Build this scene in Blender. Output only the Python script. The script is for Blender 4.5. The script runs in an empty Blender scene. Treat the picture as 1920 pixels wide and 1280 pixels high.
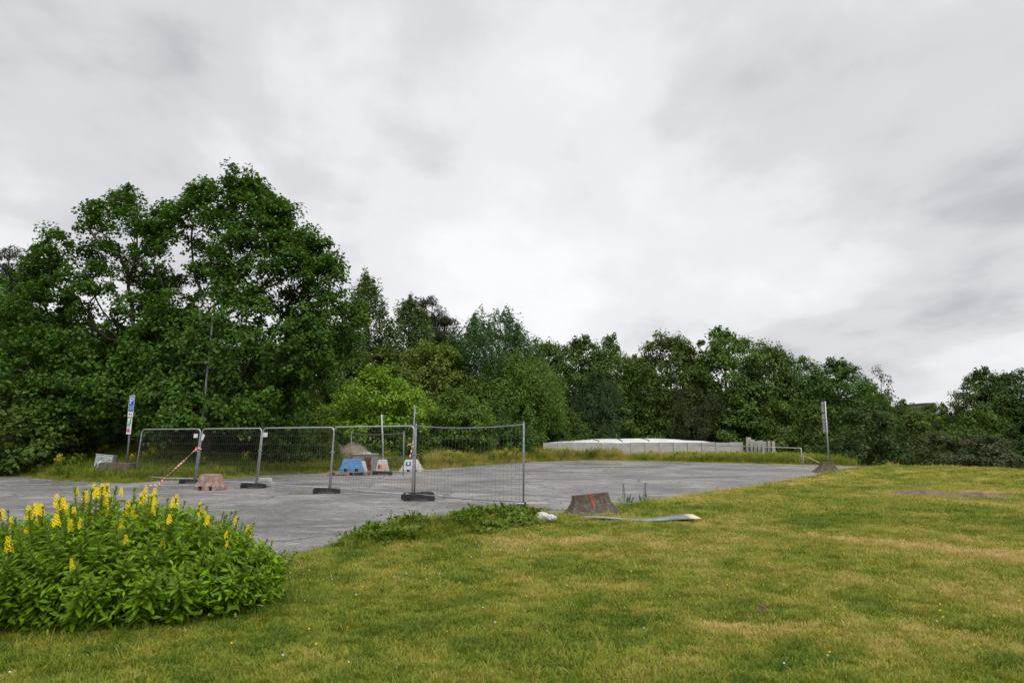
import bpy, bmesh, math, random
import numpy as np
from mathutils import Vector, Matrix
PI = math.pi
R = math.radians
random.seed(7)
scene = bpy.context.scene
COL = scene.collection

# ------------------------------------------------------------------ camera
EYE, FPX = 1.6, 1280.0
PITCH = math.atan(178 / FPX)
cam_d = bpy.data.cameras.new('camera')
cam = bpy.data.objects.new('camera', cam_d); COL.objects.link(cam)
cam.location = (0, 0, EYE)
cam.rotation_euler = (PI / 2 + PITCH, 0, 0)
cam_d.sensor_width = 36; cam_d.lens = 24
cam_d.clip_start = 0.1; cam_d.clip_end = 6000
cam_d.dof.use_dof = True; cam_d.dof.focus_distance = 24; cam_d.dof.aperture_fstop = 2.8
scene.camera = cam

# ------------------------------------------------------------------ light
SUN_ELEV, SUN_AZ = R(62), R(150)          # azimuth measured clockwise from +Y (view direction)
scene.view_settings.view_transform = 'Standard'
scene.view_settings.look = 'None'
scene.view_settings.exposure = 0.62
scene.view_settings.gamma = 1.0
scene.view_settings.use_curve_mapping = False

w = bpy.data.worlds.new('World'); scene.world = w; w.use_nodes = True
nt = w.node_tree; nt.nodes.clear()
def N(tree, typ, **kw):
    n = tree.nodes.new(typ)
    for k, v in kw.items():
        if k.startswith('i_'):
            key = k[2:]
            key = int(key) if key.isdigit() else key.replace('_', ' ')
            n.inputs[key].default_value = v
        else: setattr(n, k, v)
    return n
def L(tree, a, b): tree.links.new(a, b)
def ramp(tree, stops, interp='LINEAR'):
    n = tree.nodes.new('ShaderNodeValToRGB'); cr = n.color_ramp; cr.interpolation = interp
    while len(cr.elements) < len(stops): cr.elements.new(0.5)
    for e, (p, c) in zip(cr.elements, stops):
        e.position = p
        e.color = (c, c, c, 1) if isinstance(c, (int, float)) else (*c, 1)
    return n
def math_n(tree, op, a, b=None, clamp=False):
    n = tree.nodes.new('ShaderNodeMath'); n.operation = op; n.use_clamp = clamp
    for i, x in enumerate((a, b)):
        if x is None: continue
        if isinstance(x, (int, float)): n.inputs[i].default_value = x
        else: tree.links.new(x, n.inputs[i])
    return n.outputs[0]
def mixc(tree, f, a, b, mode='MIX'):
    n = tree.nodes.new('ShaderNodeMix'); n.data_type = 'RGBA'; n.blend_type = mode
    for sock, x in ((n.inputs[0], f), (n.inputs[6], a), (n.inputs[7], b)):
        if isinstance(x, (int, float)): sock.default_value = x
        elif isinstance(x, tuple): sock.default_value = (*x, 1) if len(x) == 3 else x
        else: tree.links.new(x, sock)
    return n.outputs[2]

sky = N(nt, 'ShaderNodeTexSky', sky_type='NISHITA', sun_disc=False, sun_elevation=SUN_ELEV, sun_rotation=SUN_AZ)
tc = N(nt, 'ShaderNodeTexCoord')
sep = N(nt, 'ShaderNodeSeparateXYZ'); L(nt, tc.outputs['Generated'], sep.inputs[0])
zc = math_n(nt, 'ADD', math_n(nt, 'MAXIMUM', sep.outputs[2], 0.0), 0.26)
cx = math_n(nt, 'DIVIDE', sep.outputs[0], zc); cy = math_n(nt, 'DIVIDE', sep.outputs[1], zc)
cmb = N(nt, 'ShaderNodeCombineXYZ'); L(nt, cx, cmb.inputs[0]); L(nt, cy, cmb.inputs[1])
mp = N(nt, 'ShaderNodeMapping'); L(nt, cmb.outputs[0], mp.inputs[0])
mp.inputs['Location'].default_value = (-5.0, 4.0, 0.0); mp.inputs['Rotation'].default_value = (0, 0, R(70)); mp.inputs['Scale'].default_value = (1.0, 0.75, 1)
n1 = N(nt, 'ShaderNodeTexNoise', i_Scale=0.95, i_Detail=7.0, i_Roughness=0.5, i_Distortion=0.25); L(nt, mp.outputs[0], n1.inputs[0])
n2 = N(nt, 'ShaderNodeTexNoise', i_Scale=2.6, i_Detail=6.0, i_Roughness=0.55, i_Distortion=0.2); L(nt, mp.outputs[0], n2.inputs[0])
cl = math_n(nt, 'ADD', math_n(nt, 'MULTIPLY', n1.outputs[0], 0.74), math_n(nt, 'MULTIPLY', n2.outputs[0], 0.26))
cr = ramp(nt, [(0.36, (0.335, 0.34, 0.355)), (0.45, (0.475, 0.477, 0.488)), (0.52, (0.575, 0.575, 0.583)), (0.62, (0.655, 0.653, 0.655))], 'EASE')
L(nt, cl, cr.inputs[0])
# bluish grey murk low over the horizon, all the way round
hz = ramp(nt, [(0.0, 1.0), (0.13, 0.0)]); L(nt, sep.outputs[2], hz.inputs[0])
deck = mixc(nt, math_n(nt, 'MULTIPLY', hz.outputs[0], 0.55), cr.outputs[0], (0.50, 0.51, 0.54))
deck10 = mixc(nt, 1.0, deck, (10.0, 10.0, 10.0), 'MULTIPLY')
tot = mixc(nt, 0.94, sky.outputs[0], deck10)
bg = N(nt, 'ShaderNodeBackground', i_Strength=0.1); L(nt, tot, bg.inputs[0])
wo = N(nt, 'ShaderNodeOutputWorld'); L(nt, bg.outputs[0], wo.inputs[0])

sun_d = bpy.data.lights.new('sun', 'SUN'); sun_d.energy = 1.5; sun_d.angle = R(35); sun_d.color = (1.0, 0.965, 0.91)
sun = bpy.data.objects.new('sun', sun_d); COL.objects.link(sun)
sd_ = Vector((math.sin(SUN_AZ) * math.cos(SUN_ELEV), math.cos(SUN_AZ) * math.cos(SUN_ELEV), math.sin(SUN_ELEV)))
sun.rotation_euler = sd_.to_track_quat('Z', 'Y').to_euler(); sun.location = (0, -5, 30)

# ------------------------------------------------------------------ survey helpers (photo measurement -> place on the site)
def ray(px, py):
    u = (px - 960) / FPX; v = (640 - py) / FPX
    return u, math.cos(PITCH) - v * math.sin(PITCH), math.sin(PITCH) + v * math.cos(PITCH)
def gp(px, py, z=0.0):
    r = ray(px, py); t = (z - EYE) / r[2]
    return (r[0] * t, r[1] * t)
def at(px, py, Y):
    r = ray(px, py); t = Y / r[1]
    return (r[0] * t, Y, EYE + r[2] * t)

# ------------------------------------------------------------------ object helpers
def link(o):
    COL.objects.link(o); return o
def tag(o, label=None, cat=None, group=None, kind=None):
    if label: o['label'] = label
    if cat: o['category'] = cat
    if group: o['group'] = group
    if kind: o['kind'] = kind
    return o
def thing(name, label, cat, loc=(0, 0, 0), rot=0.0, group=None):
    o = link(bpy.data.objects.new(name, None)); o.empty_display_size = 0.2
    o.location = loc
    o.rotation_euler = rot if isinstance(rot, (tuple, list)) else (0, 0, rot)
    return tag(o, label, cat, group)
def obj(name, me, m, parent=None, loc=None, rot=None, scale=None):
    if isinstance(me, bmesh.types.BMesh):
        bm = me; me = bpy.data.meshes.new(name); bm.to_mesh(me); bm.free()
    if m is not None and len(me.materials) == 0: me.materials.append(m)
    o = link(bpy.data.objects.new(name, me))
    if parent: o.parent = parent
    if loc: o.location = loc
    if rot: o.rotation_euler = rot
    if scale: o.scale = scale
    return o
def mesh_np(name, V, F, smooth=False):
    V = np.asarray(V, dtype=np.float32); F = np.asarray(F, dtype=np.int32)
    me = bpy.data.meshes.new(name)
    me.vertices.add(len(V)); me.vertices.foreach_set('co', V.ravel())
    k = F.shape[1]
    me.loops.add(F.size); me.loops.foreach_set('vertex_index', F.ravel())
    me.polygons.add(len(F)); me.polygons.foreach_set('loop_start', np.arange(0, F.size, k, dtype=np.int32))
    me.polygons.foreach_set('loop_total', np.full(len(F), k, dtype=np.int32))
    if smooth: me.polygons.foreach_set('use_smooth', np.ones(len(F), dtype=bool))
    me.update(calc_edges=True); return me
def box(bm, sx, sy, sz, loc=(0, 0, 0), rot=None, bevel=0.0):
    r = bmesh.ops.create_cube(bm, size=1.0)
    vs = r['verts']
    bmesh.ops.scale(bm, vec=(sx, sy, sz), verts=vs)
    if bevel:
        es = list({e for v in vs for e in v.link_edges})
        rb = bmesh.ops.bevel(bm, geom=es, offset=bevel, segments=2, affect='EDGES', profile=0.6)
        vs = list({v for f in rb['faces'] for v in f.verts} | {v for v in vs if v.is_valid})
    if rot: bmesh.ops.rotate(bm, cent=(0, 0, 0), matrix=rot, verts=vs)
    bmesh.ops.translate(bm, vec=loc, verts=vs)
    return vs
def tube(bm, pts, rad, sides=8, cap=True):
    pts = [Vector(p) for p in pts]; rings = []
    up = None
    for i, p in enumerate(pts):
        d = (pts[min(i + 1, len(pts) - 1)] - pts[max(i - 1, 0)]).normalized()
        if up is None:
            up = d.orthogonal().normalized()
        else:
            up = (up - d * up.dot(d)).normalized()
        b = d.cross(up); r = rad[i] if isinstance(rad, (list, tuple)) else rad
        rings.append([bm.verts.new(p + (up * math.cos(2 * PI * k / sides) + b * math.sin(2 * PI * k / sides)) * r) for k in range(sides)])
    for a, b in zip(rings, rings[1:]):
        for k in range(sides):
            f = bm.faces.new((a[k], a[(k + 1) % sides], b[(k + 1) % sides], b[k])); f.smooth = True
    if cap:
        bm.faces.new(list(reversed(rings[0]))); bm.faces.new(rings[-1])
def rings_block(bm, rings):
    """closed block from stacked rectangles (hx, hy, z, ox, oy) with cut corners"""
    rr = []
    for hx, hy, z, ox, oy, c in rings:
        pts = [(-hx + c, -hy), (hx - c, -hy), (hx, -hy + c), (hx, hy - c), (hx - c, hy), (-hx + c, hy), (-hx, hy - c), (-hx, -hy + c)]
        rr.append([bm.verts.new((x + ox, y + oy, z)) for x, y in pts])
    for a, b in zip(rr, rr[1:]):
        for k in range(8): bm.faces.new((a[k], a[(k + 1) % 8], b[(k + 1) % 8], b[k]))
    bm.faces.new(list(reversed(rr[0]))); bm.faces.new(rr[-1])
def text_mesh(s, size):
    cu = bpy.data.curves.new('lettering', 'FONT'); cu.body = s; cu.size = size; cu.align_x = 'CENTER'; cu.align_y = 'CENTER'
    cu.extrude = 0.002; cu.offset = 0.004 * size
    o = bpy.data.objects.new('lettering', cu); COL.objects.link(o)
    dg = bpy.context.evaluated_depsgraph_get()
    me = bpy.data.meshes.new_from_object(o.evaluated_get(dg))
    bpy.data.objects.remove(o); me.materials.clear(); return me

# ------------------------------------------------------------------ numpy noise
def hash2(i, j, s):
    h = np.sin(i * 127.1 + j * 311.7 + s * 74.7) * 43758.5453
    return h - np.floor(h)
def vnoise(x, y, s=0):
    xi = np.floor(x); yi = np.floor(y); fx = x - xi; fy = y - yi
    fx = fx * fx * (3 - 2 * fx); fy = fy * fy * (3 - 2 * fy)
    a = hash2(xi, yi, s); b = hash2(xi + 1, yi, s); c = hash2(xi, yi + 1, s); d = hash2(xi + 1, yi + 1, s)
    return (a * (1 - fx) + b * fx) * (1 - fy) + (c * (1 - fx) + d * fx) * fy
def fbm(x, y, s=0, o=4):
    v = 0; a = 0.5; t = 0
    for k in range(o):
        v = v + a * vnoise(x * 2 ** k + 17 * k, y * 2 ** k - 9 * k, s + k); t += a; a *= 0.5
    return v / t
def sstep(a, b, x):
    t = np.clip((x - a) / (b - a), 0, 1); return t * t * (3 - 2 * t)

# ------------------------------------------------------------------ materials
def base_mat(name):
    m = bpy.data.materials.new(name); m.use_nodes = True
    t = m.node_tree; b = t.nodes['Principled BSDF']; return m, t, b
def surf(name, c1, c2, scale=6.0, rough=0.7, bump=0.2, metal=0.0, c3=None, scale3=1.2, amt3=0.5, bscale=None, spec=0.4, dist=0.01, thr3=(0.5, 0.62)):
    m, t, b = base_mat(name)
    tcn = N(t, 'ShaderNodeTexCoord')
    n = N(t, 'ShaderNodeTexNoise', i_Scale=scale, i_Detail=6.0, i_Roughness=0.6); L(t, tcn.outputs['Object'], n.inputs[0])
    rp = ramp(t, [(0.32, c1), (0.68, c2)]); L(t, n.outputs[0], rp.inputs[0])
    c = rp.outputs[0]
    if c3:
        n3 = N(t, 'ShaderNodeTexNoise', i_Scale=scale3, i_Detail=5.0, i_Roughness=0.65); L(t, tcn.outputs['Object'], n3.inputs[0])
        r3 = ramp(t, [(thr3[0], 0.0), (thr3[1], 1.0)]); L(t, n3.outputs[0], r3.inputs[0])
        c = mixc(t, math_n(t, 'MULTIPLY', r3.outputs[0], amt3), c, c3)
    L(t, c, b.inputs['Base Color'])
    b.inputs['Roughness'].default_value = rough; b.inputs['Metallic'].default_value = metal
    b.inputs['Specular IOR Level'].default_value = spec
    if bump:
        nb = N(t, 'ShaderNodeTexNoise', i_Scale=bscale or scale * 5, i_Detail=4.0); L(t, tcn.outputs['Object'], nb.inputs[0])
        bp = N(t, 'ShaderNodeBump', i_Strength=bump, i_Distance=dist); L(t, nb.outputs[0], bp.inputs['Height'])
        L(t, bp.outputs[0], b.inputs['Normal'])
    return m
def leaf_mat(name, col, var=0.35, trans=0.3, rough=0.55, use_object_color=True, yellow=(1.25, 1.2, 0.5), clump_scale=0.5):
    m, t, b = base_mat(name)
    out = t.nodes['Material Output']
    geo = N(t, 'ShaderNodeNewGeometry'); oi = N(t, 'ShaderNodeObjectInfo')
    if use_object_color: base = oi.outputs['Color']
    else:
        rgb = N(t, 'ShaderNodeRGB'); rgb.outputs[0].default_value = (*col, 1); base = rgb.outputs[0]
    n = N(t, 'ShaderNodeTexNoise', i_Scale=clump_scale, i_Detail=3.0); tcn = N(t, 'ShaderNodeTexCoord'); L(t, tcn.outputs['Object'], n.inputs[0])
    val = math_n(t, 'ADD', math_n(t, 'MULTIPLY', geo.outputs['Random Per Island'], 2 * var), 1 - var)
    val = math_n(t, 'MULTIPLY', val, math_n(t, 'ADD', math_n(t, 'MULTIPLY', n.outputs[0], 0.9), 0.55))
    hs = N(t, 'ShaderNodeHueSaturation'); L(t, base, hs.inputs['Color']); L(t, val, hs.inputs['Value'])
    L(t, math_n(t, 'ADD', math_n(t, 'MULTIPLY', n.outputs[0], 0.04), 0.482), hs.inputs['Hue'])
    L(t, hs.outputs[0], b.inputs['Base Color'])
    b.inputs['Roughness'].default_value = rough; b.inputs['Specular IOR Level'].default_value = 0.3
    tr = N(t, 'ShaderNodeBsdfTranslucent'); L(t, mixc(t, 1.0, hs.outputs[0], yellow, 'MULTIPLY'), tr.inputs[0])
    ms = N(t, 'ShaderNodeMixShader', i_0=trans); L(t, b.outputs[0], ms.inputs[1]); L(t, tr.outputs[0], ms.inputs[2])
    L(t, ms.outputs[0], out.inputs[0]); return m

M = {}
M['leaf'] = leaf_mat('foliage', (0.05, 0.1, 0.02))
M['bark'] = surf('bark', (0.045, 0.036, 0.028), (0.11, 0.09, 0.07), 7, 0.9, 0.6, bscale=18)
M['bark_pale'] = surf('pale_bark', (0.25, 0.24, 0.22), (0.5, 0.48, 0.45), 5, 0.8, 0.3)
M['galv'] = surf('galvanised_steel', (0.36, 0.38, 0.40), (0.50, 0.52, 0.54), 9, 0.5, 0.05, metal=0.35)
M['galv_dark'] = surf('weathered_steel_tube', (0.17, 0.185, 0.20), (0.27, 0.29, 0.31), 9, 0.5, 0.05, metal=0.3)
M['wire'] = surf('steel_wire', (0.12, 0.125, 0.13), (0.2, 0.205, 0.21), 9, 0.55, 0, metal=0.5)
M['rubber'] = surf('black_rubber', (0.012, 0.012, 0.013), (0.03, 0.03, 0.032), 12, 0.75, 0.3, c3=(0.12, 0.11, 0.1), amt3=0.35)
M['concrete'] = surf('grey_concrete', (0.30, 0.285, 0.26), (0.44, 0.42, 0.385), 5, 0.9, 0.4, c3=(0.2, 0.18, 0.15), amt3=0.5)
M['concrete_pale'] = surf('pale_concrete', (0.46, 0.45, 0.42), (0.60, 0.585, 0.55), 4, 0.9, 0.3, c3=(0.26, 0.25, 0.225), amt3=0.6, scale3=2)
M['concrete_dark'] = surf('weathered_brown_concrete', (0.06, 0.048, 0.037), (0.16, 0.13, 0.10), 14, 0.95, 0.9, c3=(0.05, 0.045, 0.035), amt3=0.7, scale3=6, bscale=45)
M['concrete_red'] = surf('red_stained_concrete', (0.20, 0.115, 0.095), (0.36, 0.25, 0.21), 9, 0.95, 0.7, c3=(0.42, 0.38, 0.33), amt3=0.7, scale3=5, bscale=40)
M['concrete_wall'] = surf('wall_concrete', (0.36, 0.35, 0.335), (0.5, 0.49, 0.47), 1.5, 0.9, 0.2, c3=(0.24, 0.235, 0.22), amt3=0.6, scale3=0.6)
M['blue_paint'] = surf('chipped_blue_paint', (0.06, 0.17, 0.38), (0.12, 0.27, 0.50), 6, 0.6, 0.3, c3=(0.30, 0.36, 0.42), amt3=0.6, scale3=8, thr3=(0.58, 0.66))
M['red'] = surf('red_paint', (0.34, 0.02, 0.016), (0.46, 0.035, 0.03), 8, 0.6, 0.1, c3=(0.12, 0.09, 0.075), amt3=0.85, scale3=22)
M['orange'] = surf('orange_reflector', (0.75, 0.20, 0.02), (0.85, 0.30, 0.03), 8, 0.5, 0)
M['yellow'] = surf('yellow_paint', (0.75, 0.5, 0.03), (0.85, 0.6, 0.06), 8, 0.5, 0)
M['white'] = surf('white_paint', (0.62, 0.62, 0.61), (0.78, 0.78, 0.77), 5, 0.55, 0.05)
M['sign_blue'] = surf('sign_blue', (0.02, 0.10, 0.42), (0.03, 0.13, 0.50), 6, 0.4, 0)
M['black'] = surf('black_print', (0.012, 0.012, 0.012), (0.02, 0.02, 0.02), 6, 0.6, 0)
M['green_print'] = surf('green_print', (0.10, 0.30, 0.17), (0.14, 0.36, 0.21), 6, 0.5, 0)
M['pale_green_print'] = surf('pale_green_print', (0.36, 0.5, 0.4), (0.42, 0.56, 0.46), 6, 0.5, 0)
M['magenta_print'] = surf('magenta_print', (0.38, 0.06, 0.22), (0.46, 0.08, 0.27), 6, 0.5, 0)
M['teal'] = surf('teal_spray_paint', (0.015, 0.07, 0.085), (0.03, 0.11, 0.125), 6, 0.6, 0)
M['cabinet'] = surf('cabinet_grey', (0.34, 0.38, 0.38), (0.44, 0.48, 0.48), 4, 0.55, 0.05, c3=(0.5, 0.54, 0.6), amt3=0.6, scale3=3)
M['wood'] = surf('weathered_wood', (0.20, 0.125, 0.06), (0.36, 0.25, 0.13), 9, 0.85, 0.4)
M['rust'] = surf('rusty_steel', (0.10, 0.045, 0.025), (0.22, 0.11, 0.06), 6, 0.85, 0.3, c3=(0.02, 0.018, 0.016), amt3=0.8, scale3=2)
M['grey_steel'] = surf('grey_steel', (0.22, 0.21, 0.20), (0.32, 0.31, 0.30), 5, 0.6, 0.1)
M['tarp'] = surf('white_tarpaulin', (0.62, 0.62, 0.62), (0.80, 0.80, 0.80), 2.5, 0.7, 0.9, bscale=2.5, dist=0.3, c3=(0.45, 0.45, 0.43), amt3=0.5, scale3=0.9)
M['sand'] = surf('sand_heap', (0.22, 0.17, 0.125), (0.36, 0.29, 0.22), 5, 0.95, 0.8, bscale=14, dist=0.08)
M['sheet'] = surf('grey_sheet', (0.17, 0.185, 0.21), (0.27, 0.285, 0.31), 3, 0.8, 0.05, spec=0.1, c3=(0.36, 0.37, 0.39), amt3=0.5)
M['sheet_edge'] = surf('bare_sheet_end', (0.55, 0.5, 0.33), (0.7, 0.66, 0.5), 4, 0.6, 0)
M['paper'] = surf('white_litter', (0.42, 0.42, 0.40), (0.60, 0.60, 0.57), 9, 0.7, 0.8, bscale=14, dist=0.05)
M['soil'] = surf('bare_soil', (0.10, 0.065, 0.04), (0.24, 0.17, 0.115), 7, 0.95, 0.9, bscale=22, dist=0.04)
M['far_wall'] = surf('far_render', (0.20, 0.21, 0.23), (0.26, 0.27, 0.29), 0.3, 0.8, 0)
M['far_roof'] = surf('far_dark_roof', (0.03, 0.033, 0.04), (0.05, 0.053, 0.06), 0.5, 0.6, 0)
M['glass'] = surf('far_window_glass', (0.03, 0.04, 0.05), (0.06, 0.07, 0.085), 1, 0.1, 0)

def tape_mat():
    m, t, b = base_mat('red_white_tape')
    tcn = N(t, 'ShaderNodeTexCoord'); wv = N(t, 'ShaderNodeTexWave', wave_type='BANDS', bands_direction='DIAGONAL', wave_profile='SIN', i_Scale=3.2)
    L(t, tcn.outputs['Object'], wv.inputs[0])
    rp = ramp(t, [(0.47, (0.42, 0.06, 0.05)), (0.53, (0.55, 0.50, 0.48))]); L(t, wv.outputs[0], rp.inputs[0])
    L(t, rp.outputs[0], b.inputs['Base Color']); b.inputs['Roughness'].default_value = 0.45
    return m
M['tape'] = tape_mat()

def lawn_color(t, dry, rnd=None):
    """grass colours by the 'dry' amount of the turf"""
    rp = ramp(t, [(0.0, (0.070, 0.145, 0.012)), (0.25, (0.195, 0.265, 0.021)), (0.5, (0.325, 0.335, 0.040)), (0.75, (0.47, 0.405, 0.10)), (1.0, (0.64, 0.46, 0.20))])
    L(t, dry, rp.inputs[0]); return rp.outputs[0]
def ground_mat():
    m, t, b = base_mat('turf_ground')
    a = N(t, 'ShaderNodeAttribute', attribute_name='dry'); tcn = N(t, 'ShaderNodeTexCoord')
    n = N(t, 'ShaderNodeTexNoise', i_Scale=9.0, i_Detail=6.0, i_Roughness=0.7); L(t, tcn.outputs['Object'], n.inputs[0])
    d = math_n(t, 'ADD', a.outputs['Fac'], math_n(t, 'MULTIPLY', math_n(t, 'SUBTRACT', n.outputs[0], 0.5), 0.6), True)
    c = lawn_color(t, d)
    n2 = N(t, 'ShaderNodeTexNoise', i_Scale=60.0, i_Detail=3.0); L(t, tcn.outputs['Object'], n2.inputs[0])
    c2 = mixc(t, math_n(t, 'MULTIPLY', n2.outputs[0], 0.8), c, (0.10, 0.075, 0.03))
    L(t, c2, b.inputs['Base Color']); b.inputs['Roughness'].default_value = 0.95; b.inputs['Specular IOR Level'].default_value = 0.1
    bp = N(t, 'ShaderNodeBump', i_Strength=0.8, i_Distance=0.02); L(t, n2.outputs[0], bp.inputs['Height']); L(t, bp.outputs[0], b.inputs['Normal'])
    return m
def grass_mat(name, tall=False):
    m, t, b = base_mat(name); out = t.nodes['Material Output']
    a = N(t, 'ShaderNodeAttribute', attribute_name='dry', attribute_type='INSTANCER')
    geo = N(t, 'ShaderNodeNewGeometry')
    n = N(t, 'ShaderNodeTexNoise', i_Scale=5.0, i_Detail=4.0); L(t, geo.outputs['Position'], n.inputs[0])
    d = math_n(t, 'ADD', a.outputs['Fac'], math_n(t, 'MULTIPLY', math_n(t, 'SUBTRACT', geo.outputs['Random Per Island'], 0.5), 0.55), True)
    d = math_n(t, 'ADD', d, math_n(t, 'MULTIPLY', math_n(t, 'SUBTRACT', n.outputs[0], 0.5), 0.5), True)
    c = lawn_color(t, d)
    L(t, c, b.inputs['Base Color']); b.inputs['Roughness'].default_value = 0.6; b.inputs['Specular IOR Level'].default_value = 0.25
    tr = N(t, 'ShaderNodeBsdfTranslucent'); L(t, c, tr.inputs[0])
    ms = N(t, 'ShaderNodeMixShader', i_0=0.3); L(t, b.outputs[0], ms.inputs[1]); L(t, tr.outputs[0], ms.inputs[2]); L(t, ms.outputs[0], out.inputs[0])
    return m
def asphalt_mat():
    m, t, b = base_mat('worn_asphalt')
    tcn = N(t, 'ShaderNodeTexCoord'); P = tcn.outputs['Object']
    n = N(t, 'ShaderNodeTexNoise', i_Scale=0.35, i_Detail=8.0, i_Roughness=0.62); L(t, P, n.inputs[0])
    rp = ramp(t, [(0.32, (0.105, 0.102, 0.102)), (0.5, (0.18, 0.173, 0.171)), (0.64, (0.27, 0.252, 0.245))]); L(t, n.outputs[0], rp.inputs[0])
    sp = N(t, 'ShaderNodeTexNoise', i_Scale=28.0, i_Detail=5.0, i_Roughness=0.8); L(t, P, sp.inputs[0])
    rs = ramp(t, [(0.36, 0.45), (0.64, 1.55)]); L(t, sp.outputs[0], rs.inputs[0])
    c = mixc(t, 1.0, rp.outputs[0], rs.outputs[0], 'MULTIPLY')
    mg = N(t, 'ShaderNodeTexNoise', i_Scale=5.0, i_Detail=9.0, i_Roughness=0.8); L(t, P, mg.inputs[0])
    rg2 = ramp(t, [(0.36, 0.68), (0.64, 1.32)]); L(t, mg.outputs[0], rg2.inputs[0])
    c = mixc(t, 1.0, c, rg2.outputs[0], 'MULTIPLY')
    # bleached, gritty streaks
    mpn = N(t, 'ShaderNodeMapping'); L(t, P, mpn.inputs[0]); mpn.inputs['Rotation'].default_value = (0, 0, R(-38)); mpn.inputs['Scale'].default_value = (0.75, 1.25, 1)
    ns = N(t, 'ShaderNodeTexNoise', i_Scale=0.9, i_Detail=11.0, i_Roughness=0.76); L(t, mpn.outputs[0], ns.inputs[0])
    rr = ramp(t, [(0.54, 0.0), (0.59, 1.0)]); L(t, ns.outputs[0], rr.inputs[0])
    c = mixc(t, math_n(t, 'MULTIPLY', rr.outputs[0], 0.6), c, (0.36, 0.335, 0.32))
    # dark tarry patches
    nd = N(t, 'ShaderNodeTexNoise', i_Scale=0.22, i_Detail=9.0, i_Roughness=0.68); L(t, mpn.outputs[0], nd.inputs[0])
    rd = ramp(t, [(0.57, 0.0), (0.60, 1.0)]); L(t, nd.outputs[0], rd.inputs[0])
    c = mixc(t, math_n(t, 'MULTIPLY', rd.outputs[0], 0.6), c, (0.085, 0.085, 0.09))
    # cracks
    nw = N(t, 'ShaderNodeTexNoise', i_Scale=0.9, i_Detail=4.0); L(t, P, nw.inputs[0])
    va = N(t, 'ShaderNodeVectorMath', operation='ADD'); L(t, P, va.inputs[0])
    vs = N(t, 'ShaderNodeVectorMath', operation='SCALE'); L(t, nw.outputs['Color'], vs.inputs[0]); vs.inputs['Scale'].default_value = 1.3; L(t, vs.outputs[0], va.inputs[1])
    vo = N(t, 'ShaderNodeTexVoronoi', feature='DISTANCE_TO_EDGE', i_Scale=0.22); L(t, va.outputs[0], vo.inputs[0])
    rc = ramp(t, [(0.0, 1.0), (0.016, 0.0)]); L(t, vo.outputs['Distance'], rc.inputs[0])
    msk = ramp(t, [(0.42, 0.0), (0.52, 1.0)]); L(t, n.outputs[0], msk.inputs[0])
    crk = math_n(t, 'MULTIPLY', rc.outputs[0], msk.outputs[0])
    c = mixc(t, math_n(t, 'MULTIPLY', crk, 0.8), c, (0.05, 0.05, 0.045))
    L(t, c, b.inputs['Base Color'])
    rg = ramp(t, [(0.35, 0.52), (0.65, 0.75)]); L(t, n.outputs[0], rg.inputs[0]); L(t, rg.outputs[0], b.inputs['Roughness'])
    bp = N(t, 'ShaderNodeBump', i_Strength=0.5, i_Distance=0.008); L(t, math_n(t, 'SUBTRACT', sp.outputs[0], math_n(t, 'MULTIPLY', crk, 2.0)), bp.inputs['Height']); L(t, bp.outputs[0], b.inputs['Normal'])
    return m
M['ground'] = ground_mat(); M['grass'] = grass_mat('grass_blades'); M['asphalt'] = asphalt_mat()

# ------------------------------------------------------------------ terrain
NEAR = [(-9.5, 7.9), (-4.4, 8.75), (-3.1, 9.5), (-2.65, 10.4), (-2.1, 11.5), (-1.05, 12.75), (0.42, 13.9), (1.1, 14.6), (2.5, 16.3), (3.87, 18.0), (5.85, 20.1), (10.1, 25.4), (14.05, 30.6), (18.7, 35.5)]
FAR = [(19.2, 37.4), (12.2, 43.0), (5.1, 47.7), (0.66, 43.0), (-4.17, 34.0), (-8.4, 30.6), (-10.0, 29.6), (-11.0, 26.3), (-12.7, 25.6), (-13.3, 24.0), (-16.15, 25.2), (-21.5, 29.2), (-39, 40), (-42, 33), (-26, 10)]
POLY = np.array(NEAR + FAR)
def poly_sd(X, Y):
    """signed distance to the lot edge (>0 outside) and index of the nearest edge"""
    sh = X.shape; p = np.stack([X.ravel(), Y.ravel()], 1)
    best = np.full(len(p), 1e9); idx = np.zeros(len(p), int); inside = np.zeros(len(p), bool)
    n = len(POLY)
    for k in range(n):
        a = POLY[k]; b = POLY[(k + 1) % n]; ab = b - a
        t = np.clip(((p - a) @ ab) / (ab @ ab), 0, 1)
        d = np.hypot(*(p - (a + t[:, None] * ab)).T)
        mk = d < best; best[mk] = d[mk]; idx[mk] = k
        c = ((a[1] > p[:, 1]) != (b[1] > p[:, 1]))
        with np.errstate(divide='ignore', invalid='ignore'):
            xi = (b[0] - a[0]) * (p[:, 1] - a[1]) / (b[1] - a[1]) + a[0]
        inside ^= c & (p[:, 0] < xi)
    s = np.where(inside, -best, best)
    return s.reshape(sh), idx.reshape(sh)
def seg_d(X, Y, a, b):
    ab = (b[0] - a[0], b[1] - a[1]); t = np.clip(((X - a[0]) * ab[0] + (Y - a[1]) * ab[1]) / (ab[0] ** 2 + ab[1] ** 2), 0, 1)
    return np.hypot(X - a[0] - t * ab[0], Y - a[1] - t * ab[1])
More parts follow.
